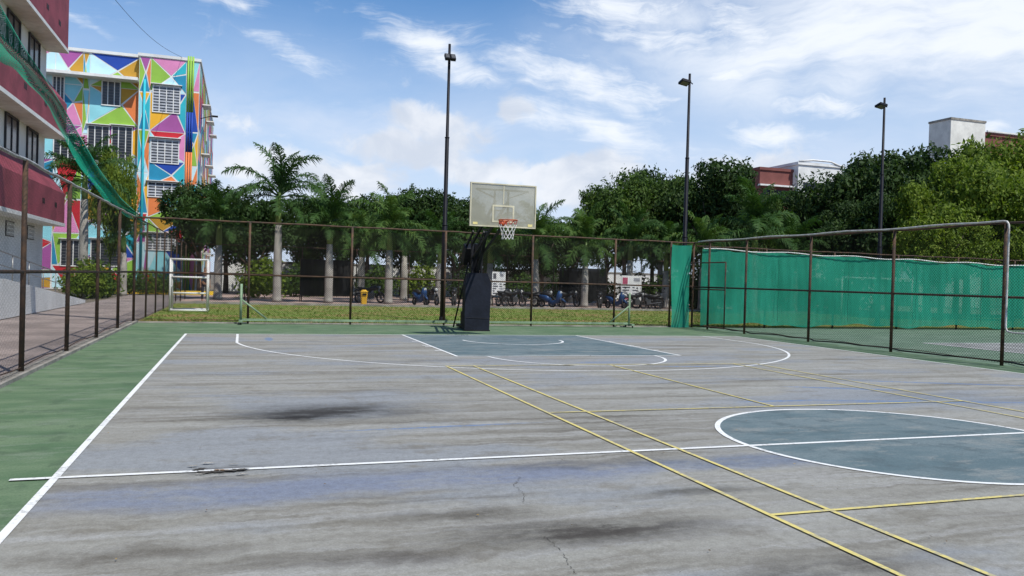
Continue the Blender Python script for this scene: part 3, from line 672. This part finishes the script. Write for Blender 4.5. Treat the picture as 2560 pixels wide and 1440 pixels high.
# ------------------------------------------------ red banded building
MR=mat('maroon_tile',(.28,.055,.075),.7,var=.3,scale=1,fine=15,bump=.1); WX=-8.0; WE=38.4
rb=empty('banded_building',(WX,WE,0),'white building with maroon bands and dark windows at far left','building')
b=MB(); b.box2((-24,8,0),(WX,WE,13.6)); b.build('wall',WW,rb)
for (z0,z1) in ((3.35,5.5),(7.04,9.3),(10.7,13.9)):
    b=MB(); x1=WX+.78; sl=.35 if z0<10 else .0
    pr=[(WX+.003,z0),(x1,z0),(x1,z0+.12),(x1-.0,z1-.9),(x1-sl*2,z1),(WX+.003,z1)]; ya,yb=8,WE+.1
    b.poly([(x,ya,z) for x,z in pr]); b.poly([(x,yb,z) for x,z in pr][::-1])
    for i in range(len(pr)):
        (xa,za),(xb,zb)=pr[i],pr[(i+1)%len(pr)]; b.poly([(xa,ya,za),(xb,ya,zb),(xb,yb,zb),(xa,yb,za)])
    bn_=b.build('maroon_band',MR,rb)
    b=MB(); b.box2((WX+.003,8,z0-.14),(x1+.03,WE+.12,z0-.003)); b.build('band_ledge',WT,bn_)
    b=MB()
    for yy in (34.5,36.6,31.5):
        for k in range(3): b.box2((x1-.01,yy+k*.14,z0+.55),(x1+.012,yy+k*.14+.07,z0+.75))
    b.build('vent_grille',BK,bn_)
for (z0,z1) in ((5.55,6.88),(9.1,10.5)):
    for yy in (36.2,33.2,30.2,27.2,24.2,21.2):
        b=MB(); y0,y1=yy-.85,yy+.85
        b.box2((WX+.003,y0,z0),(WX+.07,y1,z0+.07)); b.box2((WX+.003,y0,z1-.07),(WX+.07,y1,z1)); b.box2((WX+.003,y0,z0+.07),(WX+.07,y0+.07,z1-.07)); b.box2((WX+.003,y1-.07,z0+.07),(WX+.07,y1,z1-.07)); b.box2((WX+.003,yy-.03,z0+.07),(WX+.06,yy+.03,z1-.07))
        f=b.build('window',mat('dark_frame',(.05,.05,.055),.5),rb); b=MB(); b.box2((WX+.004,y0+.07,z0+.07),(WX+.03,y1-.07,z1-.07)); b.build('pane',DG,f)
for yy in (36.3,33.3,30.3,27.3,24.3):
    b=MB(); ya,yb=yy-.55,yy+.55
    b.box2((WX+.003,ya,2.55),(WX+.03,yb,3.1))
    f=b.build('vent',mat('vent_dark',(.08,.08,.08),.8),rb); b=MB()
    for i in range(7): b.box2((WX+.032,ya+.05+i*.155,2.58),(WX+.05,ya+.1+i*.155,3.07))
    for i in range(3): b.box2((WX+.051,ya,2.66+i*.15),(WX+.06,yb,2.7+i*.15))
    b.build('vent_grid',WW,f)
rw=empty('ramp_wall',(-6.35,38.2,0),'low white ramp wall sloping down beside the side path','wall')
b=MB(); pr=[(8,0),(8,1.2),(26,1.12),(38.2,.12),(38.2,0)]
for x in (-6.3,-6.5): b.poly([(x,y,z) for y,z in pr])
for i in range(len(pr)): (ya,za),(yb,zb)=pr[i],pr[(i+1)%len(pr)]; b.poly([(-6.3,ya,za),(-6.5,ya,za),(-6.5,yb,zb),(-6.3,yb,zb)])
b.build('wall_body',WW,rw)
b=MB(); b.poly([(-6.5,8,1.0),(WX,8,1.0),(WX,26,.98),(-6.5,26,.98)]); b.poly([(-6.5,26,.98),(WX,26,.98),(WX,38.2,.03),(-6.5,38.2,.03)]); b.build('ramp_floor',CN,rw)
rl=empty('handrail',(-6.6,28,1),'grey pipe handrail along the ramp of the maroon banded building','handrail')
hz_=lambda y:1.12-(max(26,y)-26)*.082
SG=mat('grey_pipe',(.3,.3,.3),.4,.5)
b=MB(); b.path([(-6.62,y,hz_(y)+.85) for y in (14,20,26,30,34,36)]+[(-6.62,36.2,hz_(36)+.4)],.022); b.path([(-6.62,y,hz_(y)+.45) for y in (14,20,26,30,34,36)],.016); b.build('rail',SG,rl,True)
for y in [14,16,18,20,22,24,26,28,30,32,34,36]:
    b=MB(); b.tube((-6.62,y,hz_(y)-.15),(-6.62,y,hz_(y)+.85),.02); b.build('baluster',SG,rl,True)
p0=atY(455,143,MY); p1=atY(255,-40,40); b=MB(); N=20
b.path([p0.lerp(p1,i/N)-Vector((0,0,.5*math.sin(math.pi*i/N))) for i in range(N+1)],.012,5); tag(b.build('overhead_cable',BK,org=tuple(p0)),'thin dark overhead cable running up from the mural building roof','cable')
# ------------------------------------------------ far right buildings
def bld(name,label,px0,px1,ytop,Y,dep,m):
    p0=atY(px0,ytop,Y); p1=atY(px1,ytop,Y); z=(p0.z+p1.z)/2
    r=empty(name,(p0.x,Y,0),label,'building'); b=MB(); b.box2((p0.x,Y,0),(p1.x,Y+dep,z)); b.build('wall',m,r)
    b=MB(); b.box2((p0.x-.15,Y-.15,z+.003),(p1.x+.15,Y+dep+.1,z+.35)); b.build('roof_parapet',m,r)
    return r,p0.x,p1.x,z
MR2=mat('maroon_wall_far',(.2,.07,.06),.8,var=.25,scale=.4)
r,xa,xb,z=bld('maroon_building','maroon walled building rising behind trees left of its white wing',1900,1994,428,85,6,MR2)
for k in range(5):
    b=MB(); x=xa+1+k*(xb-xa-2)/4; b.box2((x-.5,84.9,z-4.2),(x+.5,84.96,z-2.4)); b.build('window',DG,r)
b=MB(); b.box2((xa-.3,84.4,z-2.0),(xb,84.97,z-1.8)); b.build('ledge',WT,r)
r,xa,xb,z=bld('white_wing','white building wing with curved roof edge behind the trees',1996,2106,416,84,8,WW)
b=MB(); b.path([(xa,83.9,z+.4),(xa+(xb-xa)*.3,83.8,z+.65),(xa+(xb-xa)*.7,83.8,z+.65),(xb,83.9,z+.1)],.12,8); b.build('curved_roof_edge',WT,r,True)
b=MB(); b.box2((xa+.8,83.93,z-3),(xb-.8,83.98,z-2.2)); b.build('window',DG,r)
r,xa,xb,z=bld('maroon_block','maroon block with white rooftop room behind the far right trees',2462,2760,356,62,5,MR2)
b=MB(); b.box2((xa,61.7,z+.36),(xb,61.85,z+.5)); b.build('roof_edge',WT,r)
pa=atY(2376,352,60); pb=atY(2464,303,60); rr=MB(); rr.box2((pa.x,60,0),(pb.x,62.6,pb.z-.2)); q_=rr.build('rooftop_room',mat('stained_white',(.68,.67,.62),.85,var=.2,scale=.9),r)
rr=MB(); rr.box2((pa.x-.06,59.94,pb.z-.197),(pb.x+.06,62.66,pb.z)); rr.build('roof_slab',CN,q_)
b=MB(); b.box2((-2,66,0),(70,66.25,2.3)); cw_=b.build('compound_wall',WW,org=(-2,66,0)); tag(cw_,'white compound wall seen far behind the palm trunks','wall')
b=MB(); b.box2((-2.03,65.95,2.303),(70,66.3,2.42)); b.build('coping',CN,cw_)
# ------------------------------------------------ trees
LD=leafmat('leaf_dark',(.018,.036,.011),(.036,.068,.018),(.08,.13,.03),.25)
LM=leafmat('leaf_mid',(.03,.058,.014),(.066,.115,.024),(.14,.2,.04),.3)
LY=leafmat('leaf_yellow_green',(.06,.10,.014),(.15,.21,.028),(.27,.32,.045),.35)
BARK=mat('bark',(.13,.1,.075),.95,var=.5,scale=4,fine=20,bump=.5)
def leaves(name,blobs,n,size,seed,mt):
    rg=np.random.default_rng(seed); B=np.array(blobs); wgt=B[:,3]**2; wgt/=wgt.sum()
    idx=rg.choice(len(B),n,p=wgt); d=rg.normal(size=(n,3)); d/=np.linalg.norm(d,axis=1)[:,None]
    rad=B[idx,3]*(.45+.62*np.sqrt(rg.random(n)))
    cl=1+.18*np.sin(d[:,0]*7+idx)+.18*np.sin(d[:,1]*8+idx*2)+.16*np.sin(d[:,2]*9+idx)
    pos=B[idx,:3]+d*(rad*cl)[:,None]*np.array([1,1,.78])
    nrm=d*.6+rg.normal(size=(n,3))*.55+np.array([0,0,.35]); nrm/=np.linalg.norm(nrm,axis=1)[:,None]
    a=np.cross(nrm,rg.normal(size=(n,3))); a/=np.linalg.norm(a,axis=1)[:,None]; b_=np.cross(nrm,a)
    s=(size*(.6+.8*rg.random(n)))[:,None]
    v=np.stack([pos-a*s,pos-b_*s*.45,pos+a*s,pos+b_*s*.45],1).reshape(-1,3)
    me=bpy.data.meshes.new(name); me.vertices.add(4*n); me.vertices.foreach_set('co',v.ravel())
    me.loops.add(4*n); me.loops.foreach_set('vertex_index',np.arange(4*n,dtype=np.int32))
    me.polygons.add(n); me.polygons.foreach_set('loop_start',np.arange(0,4*n,4,dtype=np.int32))
    try: me.polygons.foreach_set('loop_total',np.full(n,4,dtype=np.int32))
    except Exception: pass
    me.materials.append(mt); me.update(); me.validate(); return me
def crown_blobs(seed,w=4,zlo=2.3,ztop=8,n=28):
    rn=random.Random(seed); L=[]
    for i in range(n):
        a=rn.uniform(0,6.283); q=rn.random()**.5; z=rn.uniform(zlo+.6,ztop-.9); k=1-abs((z-(zlo+ztop)/2)/((ztop-zlo)/2))**2*.5
        L.append((math.cos(a)*q*w*.82*k,math.sin(a)*q*w*.82*k,z,rn.uniform(.5,1.4)))
    L.append((0,0,(zlo+ztop)/2,w*.5)); L.append((rn.uniform(-.6,.6),0,ztop-.9,1.0)); return L
CROWN=[leaves('crown',crown_blobs(s),15000,.14,s,LD) for s in (1,2,3,4)]
def trunkmesh(seed):
    rn=random.Random(seed); b=MB(); b.path([(0,0,-.05),(.05,.03,1.2),(.0,.1,2.6),(.1,0,4.2)],[.26,.2,.16,.08],10)
    for i in range(6):
        a=i*1.05+rn.uniform(-.3,.3); z=1.9+i*.35; l=rn.uniform(1.6,2.6)
        b.path([(0,0.05,z),(math.cos(a)*l*.5,math.sin(a)*l*.5,z+.9),(math.cos(a)*l,math.sin(a)*l,z+2.2)],[.1,.06,.02],7)
    o=b.build('trunk_proto',BARK,smooth=True); me=o.data; bpy.data.objects.remove(o); return me
TR=[trunkmesh(1),trunkmesh(2)]
def tree(px,ytop,Y,wid,k,mt,label,group=None):
    P=atY(px,ytop,Y); hgt=P.z; x=P.x
    r=empty('broadleaf_tree',(x,Y,0),label,'tree',group)
    rz=random.uniform(0,6.28)
    for nm,me in (('trunk',TR[k%2]),('crown',CROWN[k%4])):
        o=bpy.data.objects.new(nm,me); C.objects.link(o); o.parent=r; o.rotation_euler=(0,0,rz)
        o.scale=(wid/8,wid/8,hgt/7.95)
        if nm=='crown':
            o.material_slots[0].link='OBJECT'; o.material_slots[0].material=mt
    return r
def words(i): return ['first','second','third','fourth','fifth','sixth','seventh','eighth','ninth','tenth','eleventh','twelfth','thirteenth','fourteenth'][i]
g1=[(505,450,56,6,0),(570,480,60,6.5,1),(640,495,58,7,2),(770,490,62,8,3),(850,495,60,7,0),(925,480,60,7,1),(1010,480,62,7,2),(1075,470,58,7,3),(1140,490,60,6.5,0),(1215,550,62,6.5,1),(1290,552,64,6.5,2),(1360,548,62,6.5,3),(1425,552,64,6.5,1)]
for i,(px_,yt,Y,wd,k) in enumerate(g1): tree(px_,yt,Y,wd,k,LD,'%s dark leafy tree from the left in the belt behind the palm row'%words(i),'leafy trees behind the palms')
g2=[(1520,460,52,6,0,LM),(1570,422,50,7,1,LM),(1640,416,52,6.5,2,LD),(1705,440,50,6,3,LM),(1790,394,47,7.5,0,LD),(1850,434,52,6,1,LD),(1930,480,56,6,2,LM),(2010,470,54,6.5,3,LD)]
for i,(px_,yt,Y,wd,k,mt) in enumerate(g2): tree(px_,yt,Y,wd,k,mt,'%s tall tree from the left in the clump around the middle floodlight pole'%words(i),'tall trees right of the hoop')
g3=[(2090,440,46,7,1,LD),(2150,390,44,8,2,LD),(2235,376,42,8,3,LD),(2330,358,42,8.5,0,LD),(2430,362,40,8,1,LM),(2300,455,36,5,2,LY),(2400,395,35,6,3,LY),(2480,352,37,8,0,LY),(2560,322,37,8.5,2,LY),(2640,330,36,8,1,LY),(2200,480,38,6,2,LD),(2540,450,33,6,3,LY),(2120,500,40,5,0,LD),(2360,500,33,5,1,LY)]
for i,(px_,yt,Y,wd,k,mt) in enumerate(g3): tree(px_,yt,Y,wd,k,mt,'%s %s tree counted along the right hand grove behind the green cloth'%(words(i),{LD:'dark green',LM:'mid green',LY:'yellow green'}[mt]),'grove behind the green cloth')
tree(282,362,50,2.6,2,LY,'slender yellow leaved tree in front of the mural building')
SHB=[(0,0,.5,.6),(.4,.2,.45,.45),(-.4,.1,.4,.45),(.1,-.3,.4,.4),(-.1,.2,.85,.4)]
SH=leaves('foliage',SHB,1800,.06,9,LM)
def shrub(x,y,s,mt,label,group):
    r=empty('shrub',(x,y,0),label,'shrub',group); o=bpy.data.objects.new('foliage',SH); C.objects.link(o); o.parent=r; o.scale=(s,s,s*1.05); o.rotation_euler=(0,0,random.uniform(0,6))
    o.material_slots[0].link='OBJECT'; o.material_slots[0].material=mt
    b=MB(); b.path([(x,y,0),(x+.02,y,.5*s)],[.03*s,.015*s],6); b.build('stem',BARK,r)
for i,(px_,Y,s) in enumerate(((205,44,1.5),(235,46,1.7),(262,48,1.3),(330,52,1.1),(370,53,1.3),(415,53,1.1),(648,50,2.0),(735,54,1.8),(800,56,1.8),(940,56,1.9),(1050,56,2.0))):
    p=atY(px_,700,Y); shrub(p.x,Y,s,LM if i%2 else LY,'%s bush from the left between the side fence and the lamp post'%words(i),'bushes left of the hoop')
for i,(px_,Y,s) in enumerate(((1160,56,1.8),(1300,58,1.7),(1400,58,1.7),(1500,52,1.8),(1600,52,1.9),(1690,48,2.4),(1760,44,2.5),(1840,42,2.6),(1930,42,2.6),(2020,42,2.6),(2110,40,2.6))):
    p=atY(px_,700,Y); shrub(p.x,Y,s,LM if i%2 else LD,'%s bush counted rightwards from behind the basketball stand'%words(i),'bushes right of the hoop')
# ------------------------------------------------ palms
PT=mat('palm_trunk',(.36,.34,.3),.9,var=.35,scale=2,fine=14,bump=.4,col2=(.24,.22,.195)); PSH=mat('palm_crownshaft',(.15,.22,.06),.6,var=.3)
PL=leafmat('palm_leaf',(.022,.055,.014),(.045,.10,.025),(.11,.17,.045),.28); PLY=leafmat('palm_leaf_light',(.032,.075,.016),(.075,.14,.032),(.17,.21,.06),.3)
def frond(e0,droop,L,seed):
    rn=random.Random(seed); b=MB(); N=14; p=Vector((0,0,0)); e=e0; pts=[p.copy()]; 
    for i in range(N): e-=droop/N*(.4+1.3*i/N); p=p+Vector((math.cos(e),0,math.sin(e)))*(L/N); pts.append(p.copy())
    b.path(pts,[.035*(1-i/(N+1))+.006 for i in range(N+1)],5)
    M=50
    for k in range(M):
        tq=.14+.86*k/M; x=tq*N; i=min(int(x),N-1); q=pts[i].lerp(pts[i+1],x-i); tg=(pts[i+1]-pts[i]).normalized()
        ll=L*.26*math.sin(math.pi*min(1,.2+tq*.75))**.6*(1 if tq<.9 else .7)*rn.uniform(.8,1.15)
        for s in (-1,1):
            side=Vector((0,s,0)); d=(side*rn.uniform(.6,1)+tg*rn.uniform(.35,.9)+Vector((0,0,rn.uniform(-.3,.5)))).normalized()
            m_=q+d*ll*.55; e_=q+d*ll*.9+Vector((0,0,-ll*rn.uniform(.2,.55))); wv=tg*.026*L/2.6
            k0=len(b.v); b.v+=[tuple(q-wv),tuple(q+wv),tuple(m_+wv*.9),tuple(m_-wv*.9),tuple(e_)]
            b.f+=[(k0,k0+1,k0+2,k0+3),(k0+3,k0+2,k0+4)]; b.m+=[0,0]
    o=b.build('frond_proto',PL); me=o.data; bpy.data.objects.remove(o); return me
FR=[frond(R(84),R(62),2.7,1),frond(R(66),R(85),2.8,2),frond(R(44),R(95),2.8,3),frond(R(18),R(85),2.6,4),frond(R(-12),R(70),2.2,5)]
def palm(x,y,hh,sh,L,label,nf=22,mt=PL,group='palms in the row behind the lawn'):
    r=empty('palm_tree',(x,y,0),label,'palm tree',group)
    b=MB(); pr=[(0,.27),(.15,.24),(.5,.21),(1.2,.22),(hh*.6,.215),(hh,.16)]
    b.path([(0,0,z) for z,r_ in pr],[r_ for z,r_ in pr],14); o=b.build('trunk',PT,None,True); o.parent=r
    b=MB(); b.path([(0,0,hh-.02),(0,0,hh+sh*.3),(0,0,hh+sh*.8),(0,0,hh+sh)],[.15,.16,.11,.07],12); o=b.build('crownshaft',PSH,None,True); o.parent=r
    rn=random.Random(label); a=rn.uniform(0,6)
    for i in range(nf):
        k=min(4,int(5*i/nf)); a+=2.39996
        o=bpy.data.objects.new('frond',FR[k]); C.objects.link(o); o.parent=r; o.location=(0,0,hh+sh*(.98-.2*i/nf)); o.rotation_euler=(rn.uniform(-.2,.2),rn.uniform(-.25,.25),a+rn.uniform(-.35,.35))
        s=L/2.5*rn.uniform(.78,1.12); o.scale=(s,s,s)
        o.material_slots[0].link='OBJECT'; o.material_slots[0].material=mt if k<4 else PL
PY=43.6
plist=[(545,46,2.9,1.5,2.4,'leafy palm just right of the white goal'),(693,PY,4.0,1.7,2.9,'tallest palm in the row, standing right of the goal'),(822,PY,3.1,1.3,2.4,'palm directly right of the tallest palm'),
 (903,49,2.6,1.2,2.3,'thin trunked palm behind the yellow bin'),(972,PY,2.9,1.3,2.6,'grey trunked palm left of the lamp post and right of the yellow bin'),(1010,50,2.8,1.1,2.2,'small distant palm between two nearer palms left of the lamp post'),
 (1098,45.5,2.3,1.1,2.2,'short palm directly behind the twin lamp floodlight pole'),(1224,45,2.4,1.2,2.1,'palm standing just right behind the padded hoop base'),(1338,PY,2.7,1.3,2.4,'palm right of the backboard beside parked motorcycles'),
 (1462,PY,2.5,1.3,2.4,'palm in front of the right black windbreak panel'),(1574,45.5,2.9,1.3,2.4,'palm behind the red and white poster board'),(1664,PY,2.3,1.3,2.2,'palm nearest the left edge of the green cloth'),
 (1755,42,2.6,1.2,2.4,'palm just right of the middle floodlight pole'),(1885,37,3.4,1.3,3.0,'large spreading palm above the green cloth'),(1985,40,2.6,1.3,2.5,'lower palm right of the large spreading palm above the cloth'),
 (1650,50,3.0,1.2,2.5,'rear palm half hidden left of the middle floodlight pole')]
for (px_,Y,hh,sh,L,lab) in plist:
    p=atY(px_,700,Y); palm(p.x,Y,hh,sh,L,lab,22,PLY if px_ in (972,1338,1462,903,1224,1755) else PL)
p=atY(208,650,46); palm(p.x,46,5.0,1.3,2.5,'palm behind the left fence in front of the mural building',20,group='palms by the mural building')
p=atY(308,650,50); palm(p.x,50,2.4,1.1,1.9,'short palm at the foot of the mural building behind the left fence',16,group='palms by the mural building')
# ------------------------------------------------ motorcycles
TY=mat('tyre',(.015,.015,.016),.8); CHR=mat('chrome',(.2,.2,.2),.35,.8); SE=mat('bike_seat',(.02,.02,.02),.5)
def bike(body,label,scooter=False):
    r=empty('motorcycle' if not scooter else 'scooter',(0,0,0),label,'motorcycle')
    mx=Matrix.Rotation(R(90),3,'X'); wr=.29 if not scooter else .22
    for x in (-.64,.66):
        b=MB(); b.ring((x,0,wr),wr-.05,.05,20,8,mx); wh=b.build('wheel',TY,r,True)
        b=MB(); b.tube((x,-.05,wr),(x,.05,wr),.06,n=12)
        for k in range(6): b.bar((x,0,wr),(x+(wr-.07)*math.cos(k*1.047),0,wr+(wr-.07)*math.sin(k*1.047)),.02,.02)
        b.build('rim',CHR,wh)
    b=MB(); 
    for s in (-.07,.07): b.tube((.66,s,wr),(.44,s,.95),.025)
    b.build('fork',CHR,r,True)
    b=MB(); b.path([(.42,-.36,1.02),(.45,-.15,1.0),(.46,0,.97),(.45,.15,1.0),(.42,.36,1.02)],.017,6); hb=b.build('handlebar',SE,r,True)
    for s in (-1,1): b=MB(); b.tube((.44,s*.2,1.0),(.42,s*.3,1.2),.008,n=5); b.box((.42,s*.31,1.22),(.02,.12,.08)); b.build('mirror',SE,hb)
    b=MB(); b.path([(.5,0,.86),(.58,0,.87),(.6,0,.87)],[.07,.09,.07],10); b.build('headlight',LG,r,True)
    if scooter:
        b=MB(); b.path([(.5,0,.95),(.46,0,.7),(.36,0,.4),(.1,0,.3),(-.2,0,.32)],[.1,.17,.15,.12,.12],10); b.path([(-.1,0,.42),(-.35,0,.56),(-.8,0,.66)],[.13,.19,.09],10); b.path([(.88,0,wr+.14),(.66,0,wr+.27),(.5,0,wr+.2)],[.03,.08,.05],8); b.build('body',body,r,True)
        b=MB(); b.path([(.0,0,.7),(-.3,0,.76),(-.75,0,.78)],[.08,.12,.06],10); b.build('seat',SE,r,True)
    else:
        b=MB(); b.path([(.42,0,.8),(.3,0,.84),(.05,0,.8),(-.08,0,.7)],[.07,.15,.13,.06],10); b.build('fuel_tank',body,r,True)
        b=MB(); b.box((.02,0,.42),(.38,.24,.3)); b.tube((.05,0,.5),(.16,0,.7),.09); b.tube((-.1,.14,.32),(-.75,.17,.42),.04); b.build('engine',mat('engine_metal',(.12,.12,.12),.4,.6),r)
        b=MB(); b.path([(-.02,0,.76),(-.35,0,.74),(-.75,0,.84)],[.08,.12,.05],10); b.build('seat',SE,r,True)
        b=MB(); b.path([(.44,0,.8),(.1,0,.62),(-.3,0,.6),(-.64,0,wr)],[.03,.03,.04,.03],6); b.path([(-.3,0,.62),(-.85,0,.72),(-.95,0,.6)],[.06,.06,.03],8); b.path([(.93,0,wr+.12),(.66,0,wr+.31),(.45,0,wr+.22)],[.02,.06,.03],8); b.build('tail_and_frame',body,r,True)
    b=MB(); b.tube((-.05,-.1,.3),(-.12,-.3,.02),.014,n=5); b.build('kickstand',SE,r)
    return r
BBK=mat('bike_black',(.02,.02,.022),.35,.2); BBL=mat('bike_blue',(.02,.06,.16),.4,.1)
pr1=bike(BBK,'black motorcycle parked in front of the palm row'); pr2=bike(BBL,'blue scooter',True)
bl=[(1285,42,25,0,'black motorcycle parked nearest right of the padded hoop base'),(1262,42.6,40,0,'black motorcycle half hidden behind the one beside the hoop base'),(1310,42.8,155,0,'black motorcycle between the hoop base and the middle blue scooter'),
 (1380,41.6,-50,1,'blue scooter parked beside the palm right of the backboard'),(1358,42.4,-60,0,'black motorcycle immediately left of the blue scooter beyond the backboard'),
 (1500,42,60,0,'black motorcycle beside the palm with the black panel behind'),(1540,41.8,-70,1,'blue scooter parked below the red and white poster board'),(1590,41.6,20,0,'black motorcycle immediately right of the poster scooter'),
 (1620,42.0,160,0,'black motorcycle in the pair just left of the last palm'),(1640,42.8,30,0,'rearmost black motorcycle beside the last palm left of the cloth'),
 (1050,41.8,-75,1,'blue scooter parked left of the twin lamp floodlight pole'),(1080,42.4,-80,0,'black motorcycle right of the scooter by the floodlight pole'),(1135,42.2,70,0,'black motorcycle seen just left of the padded hoop base'),
 (925,44.8,15,0,'black motorcycle parked behind the yellow bin'),(1422,43.5,20,0,'black motorcycle parked left of the palm with the black panel')]
used=[0,0]
for (px_,Y,rz,k,lab) in bl:
    src=(pr1,pr2)[k]; o=src if not used[k] else copytree(src); used[k]=1
    p=atY(px_,740,Y); o.location=(p.x,Y,-.02); o.rotation_euler=(0,0,R(rz)); tag(o,lab,'motorcycle' if k==0 else 'scooter','two wheelers parked behind the lawn')
p=atY(910,740,40.4); x=p.x; bn_=empty('litter_bin',(x,40.4,-.02),'yellow litter bin standing at the lawn edge between palms','bin')
YB_=mat('bin_yellow',(.65,.37,.03),.5,var=.2); b=MB()
for (z,wx_,wy_) in ((0,.12,.12),(.66,.16,.16)):
    for sx,sy in ((-1,-1),(1,-1),(1,1),(-1,1)): b.v.append((x+sx*wx_,40.4+sy*wy_,z))
b.f+=[(0,1,5,4),(1,2,6,5),(2,3,7,6),(3,0,4,7),(3,2,1,0),(4,5,6,7)]; b.m+=[0]*6
b.build('bin_body',YB_,bn_,bevel=.02); b=MB(); b.box((x,40.4,.69),(.36,.36,.05)); b.path([(x,40.4,.71),(x,40.4,.78)],[.16,.1],8); b.build('lid',YB_,bn_,bevel=.01); b=MB(); b.box((x,40.22,.56),(.2,.03,.09)); b.build('opening',BK,bn_)
def poster(px0,px1,y0,y1,Y,label,red):
    p0=atY(px0,y1,Y); p1=atY(px1,y0,Y); r=empty('poster_board',(p0.x,Y,0),label,'poster'); a,c_,z0,z1=p0.x,p1.x,max(.25,p0.z),p1.z
    b=MB(); b.box2((a,Y-.02,z0),(c_,Y+.02,z1)); b.build('panel',WT,r)
    b=MB(); b.tube((a+.08,Y+.05,-.02),(a+.08,Y+.05,z1),.025); b.tube((c_-.08,Y+.05,-.02),(c_-.08,Y+.05,z1),.025); b.build('support',BK,r,True)
    rn=random.Random(red); b=MB(); w_=c_-a; hh=z1-z0
    b.box2((a+.06,Y-.028,z1-.3*hh),(a+w_*.3,Y-.022,z1-.07*hh),1 if red else 0)
    b.box2((a+w_*.6,Y-.028,z1-.2*hh),(c_-.12,Y-.022,z1-.08*hh),2)
    for i in range(6):
        z=z0+hh*(.06+.1*i); b.box2((a+.06,Y-.028,z),(a+w_*rn.uniform(.2,.45),Y-.022,z+hh*.05),rn.choice((0,1,2)) if red else 0); b.box2((a+w_*.55,Y-.028,z),(a+w_*rn.uniform(.65,.93),Y-.022,z+hh*.045),rn.choice((0,2)))
    b.build('print',[mat('print_black',(.1,.1,.11),.6),mat('print_red',(.42,.08,.14),.6),mat('print_grey',(.3,.3,.32),.6)],r)
poster(1229,1264,680,738,43.4,'narrow black and white poster board right of the hoop base',0)
poster(1552,1604,690,762,42.7,'red and white printed poster board near the green cloth',1)
def person(x,y,rz):
    r=empty('person',(x,y,-.02),'person in dark clothes standing behind the white goal','person')
    def skin(name,pts,edges,rad,m):
        me=bpy.data.meshes.new(name); me.from_pydata(pts,edges,[]); me.materials.append(m); o=bpy.data.objects.new(name,me); C.objects.link(o); o.parent=r
        sk=o.modifiers.new('s','SKIN'); 
        for i,q in enumerate(rad): me.skin_vertices[0].data[i].radius=(q,q)
        me.skin_vertices[0].data[0].use_root=True
        o.modifiers.new('ss','SUBSURF').levels=1; o.modifiers['ss'].render_levels=1; return o
    pts=[(0,0,.92),(0,0,1.12),(0,0,1.34),(0,0,1.46),(0,-.01,1.56),(0,-.01,1.66)]; rad=[.12,.12,.13,.05,.085,.07]; ed=[(0,1),(1,2),(2,3),(3,4),(4,5)]
    def add(base,chain):
        for q,rr_ in chain: pts.append(q); rad.append(rr_); ed.append((base,len(pts)-1)); base=len(pts)-1
        return base
    for s in (-1,1):
        add(0,[((s*.1,0,.84),.085),((s*.11,-.01,.48),.055),((s*.12,.02,.09),.038),((s*.13,-.12,.04),.03)])
        hnd=add(2,[((s*.19,0,1.36),.055),((s*.23,.01,1.1),.038),((s*.22,-.06,.86),.027),((s*.22,-.08,.78),.026)])
        for k in range(5):
            add(hnd,[((s*(.2+.012*k),-.07-.012*k,.74),.008),((s*(.2+.012*k),-.085-.012*k,.70+.006*abs(k-2)),.007)])
    skin('body',pts,ed,rad,mat('skin',(.28,.15,.09),.6))
    dk=mat('dark_cloth',(.025,.025,.035),.8)
    skin('shirt',[(0,0,.88),(0,0,1.12),(0,0,1.36),(0,0,1.44),(-.2,0,1.36),(-.235,.01,1.12),(.2,0,1.36),(.235,.01,1.12)],[(0,1),(1,2),(2,3),(2,4),(4,5),(2,6),(6,7)],[.15,.15,.155,.07,.075,.055,.075,.055],dk)
    skin('trousers',[(0,0,.95),(-.1,0,.84),(-.11,-.01,.48),(-.12,.02,.12),(.1,0,.84),(.11,-.01,.48),(.12,.02,.12)],[(0,1),(1,2),(2,3),(0,4),(4,5),(5,6)],[.14,.1,.075,.06,.1,.075,.06],dk)
    skin('hair',[(0,.02,1.6),(0,.01,1.7)],[(0,1)],[.09,.085],mat('black_hair',(.01,.01,.01),.6))
    r.rotation_euler=(0,0,rz)
p=atY(512,720,42.5); person(p.x,42.5,R(20))
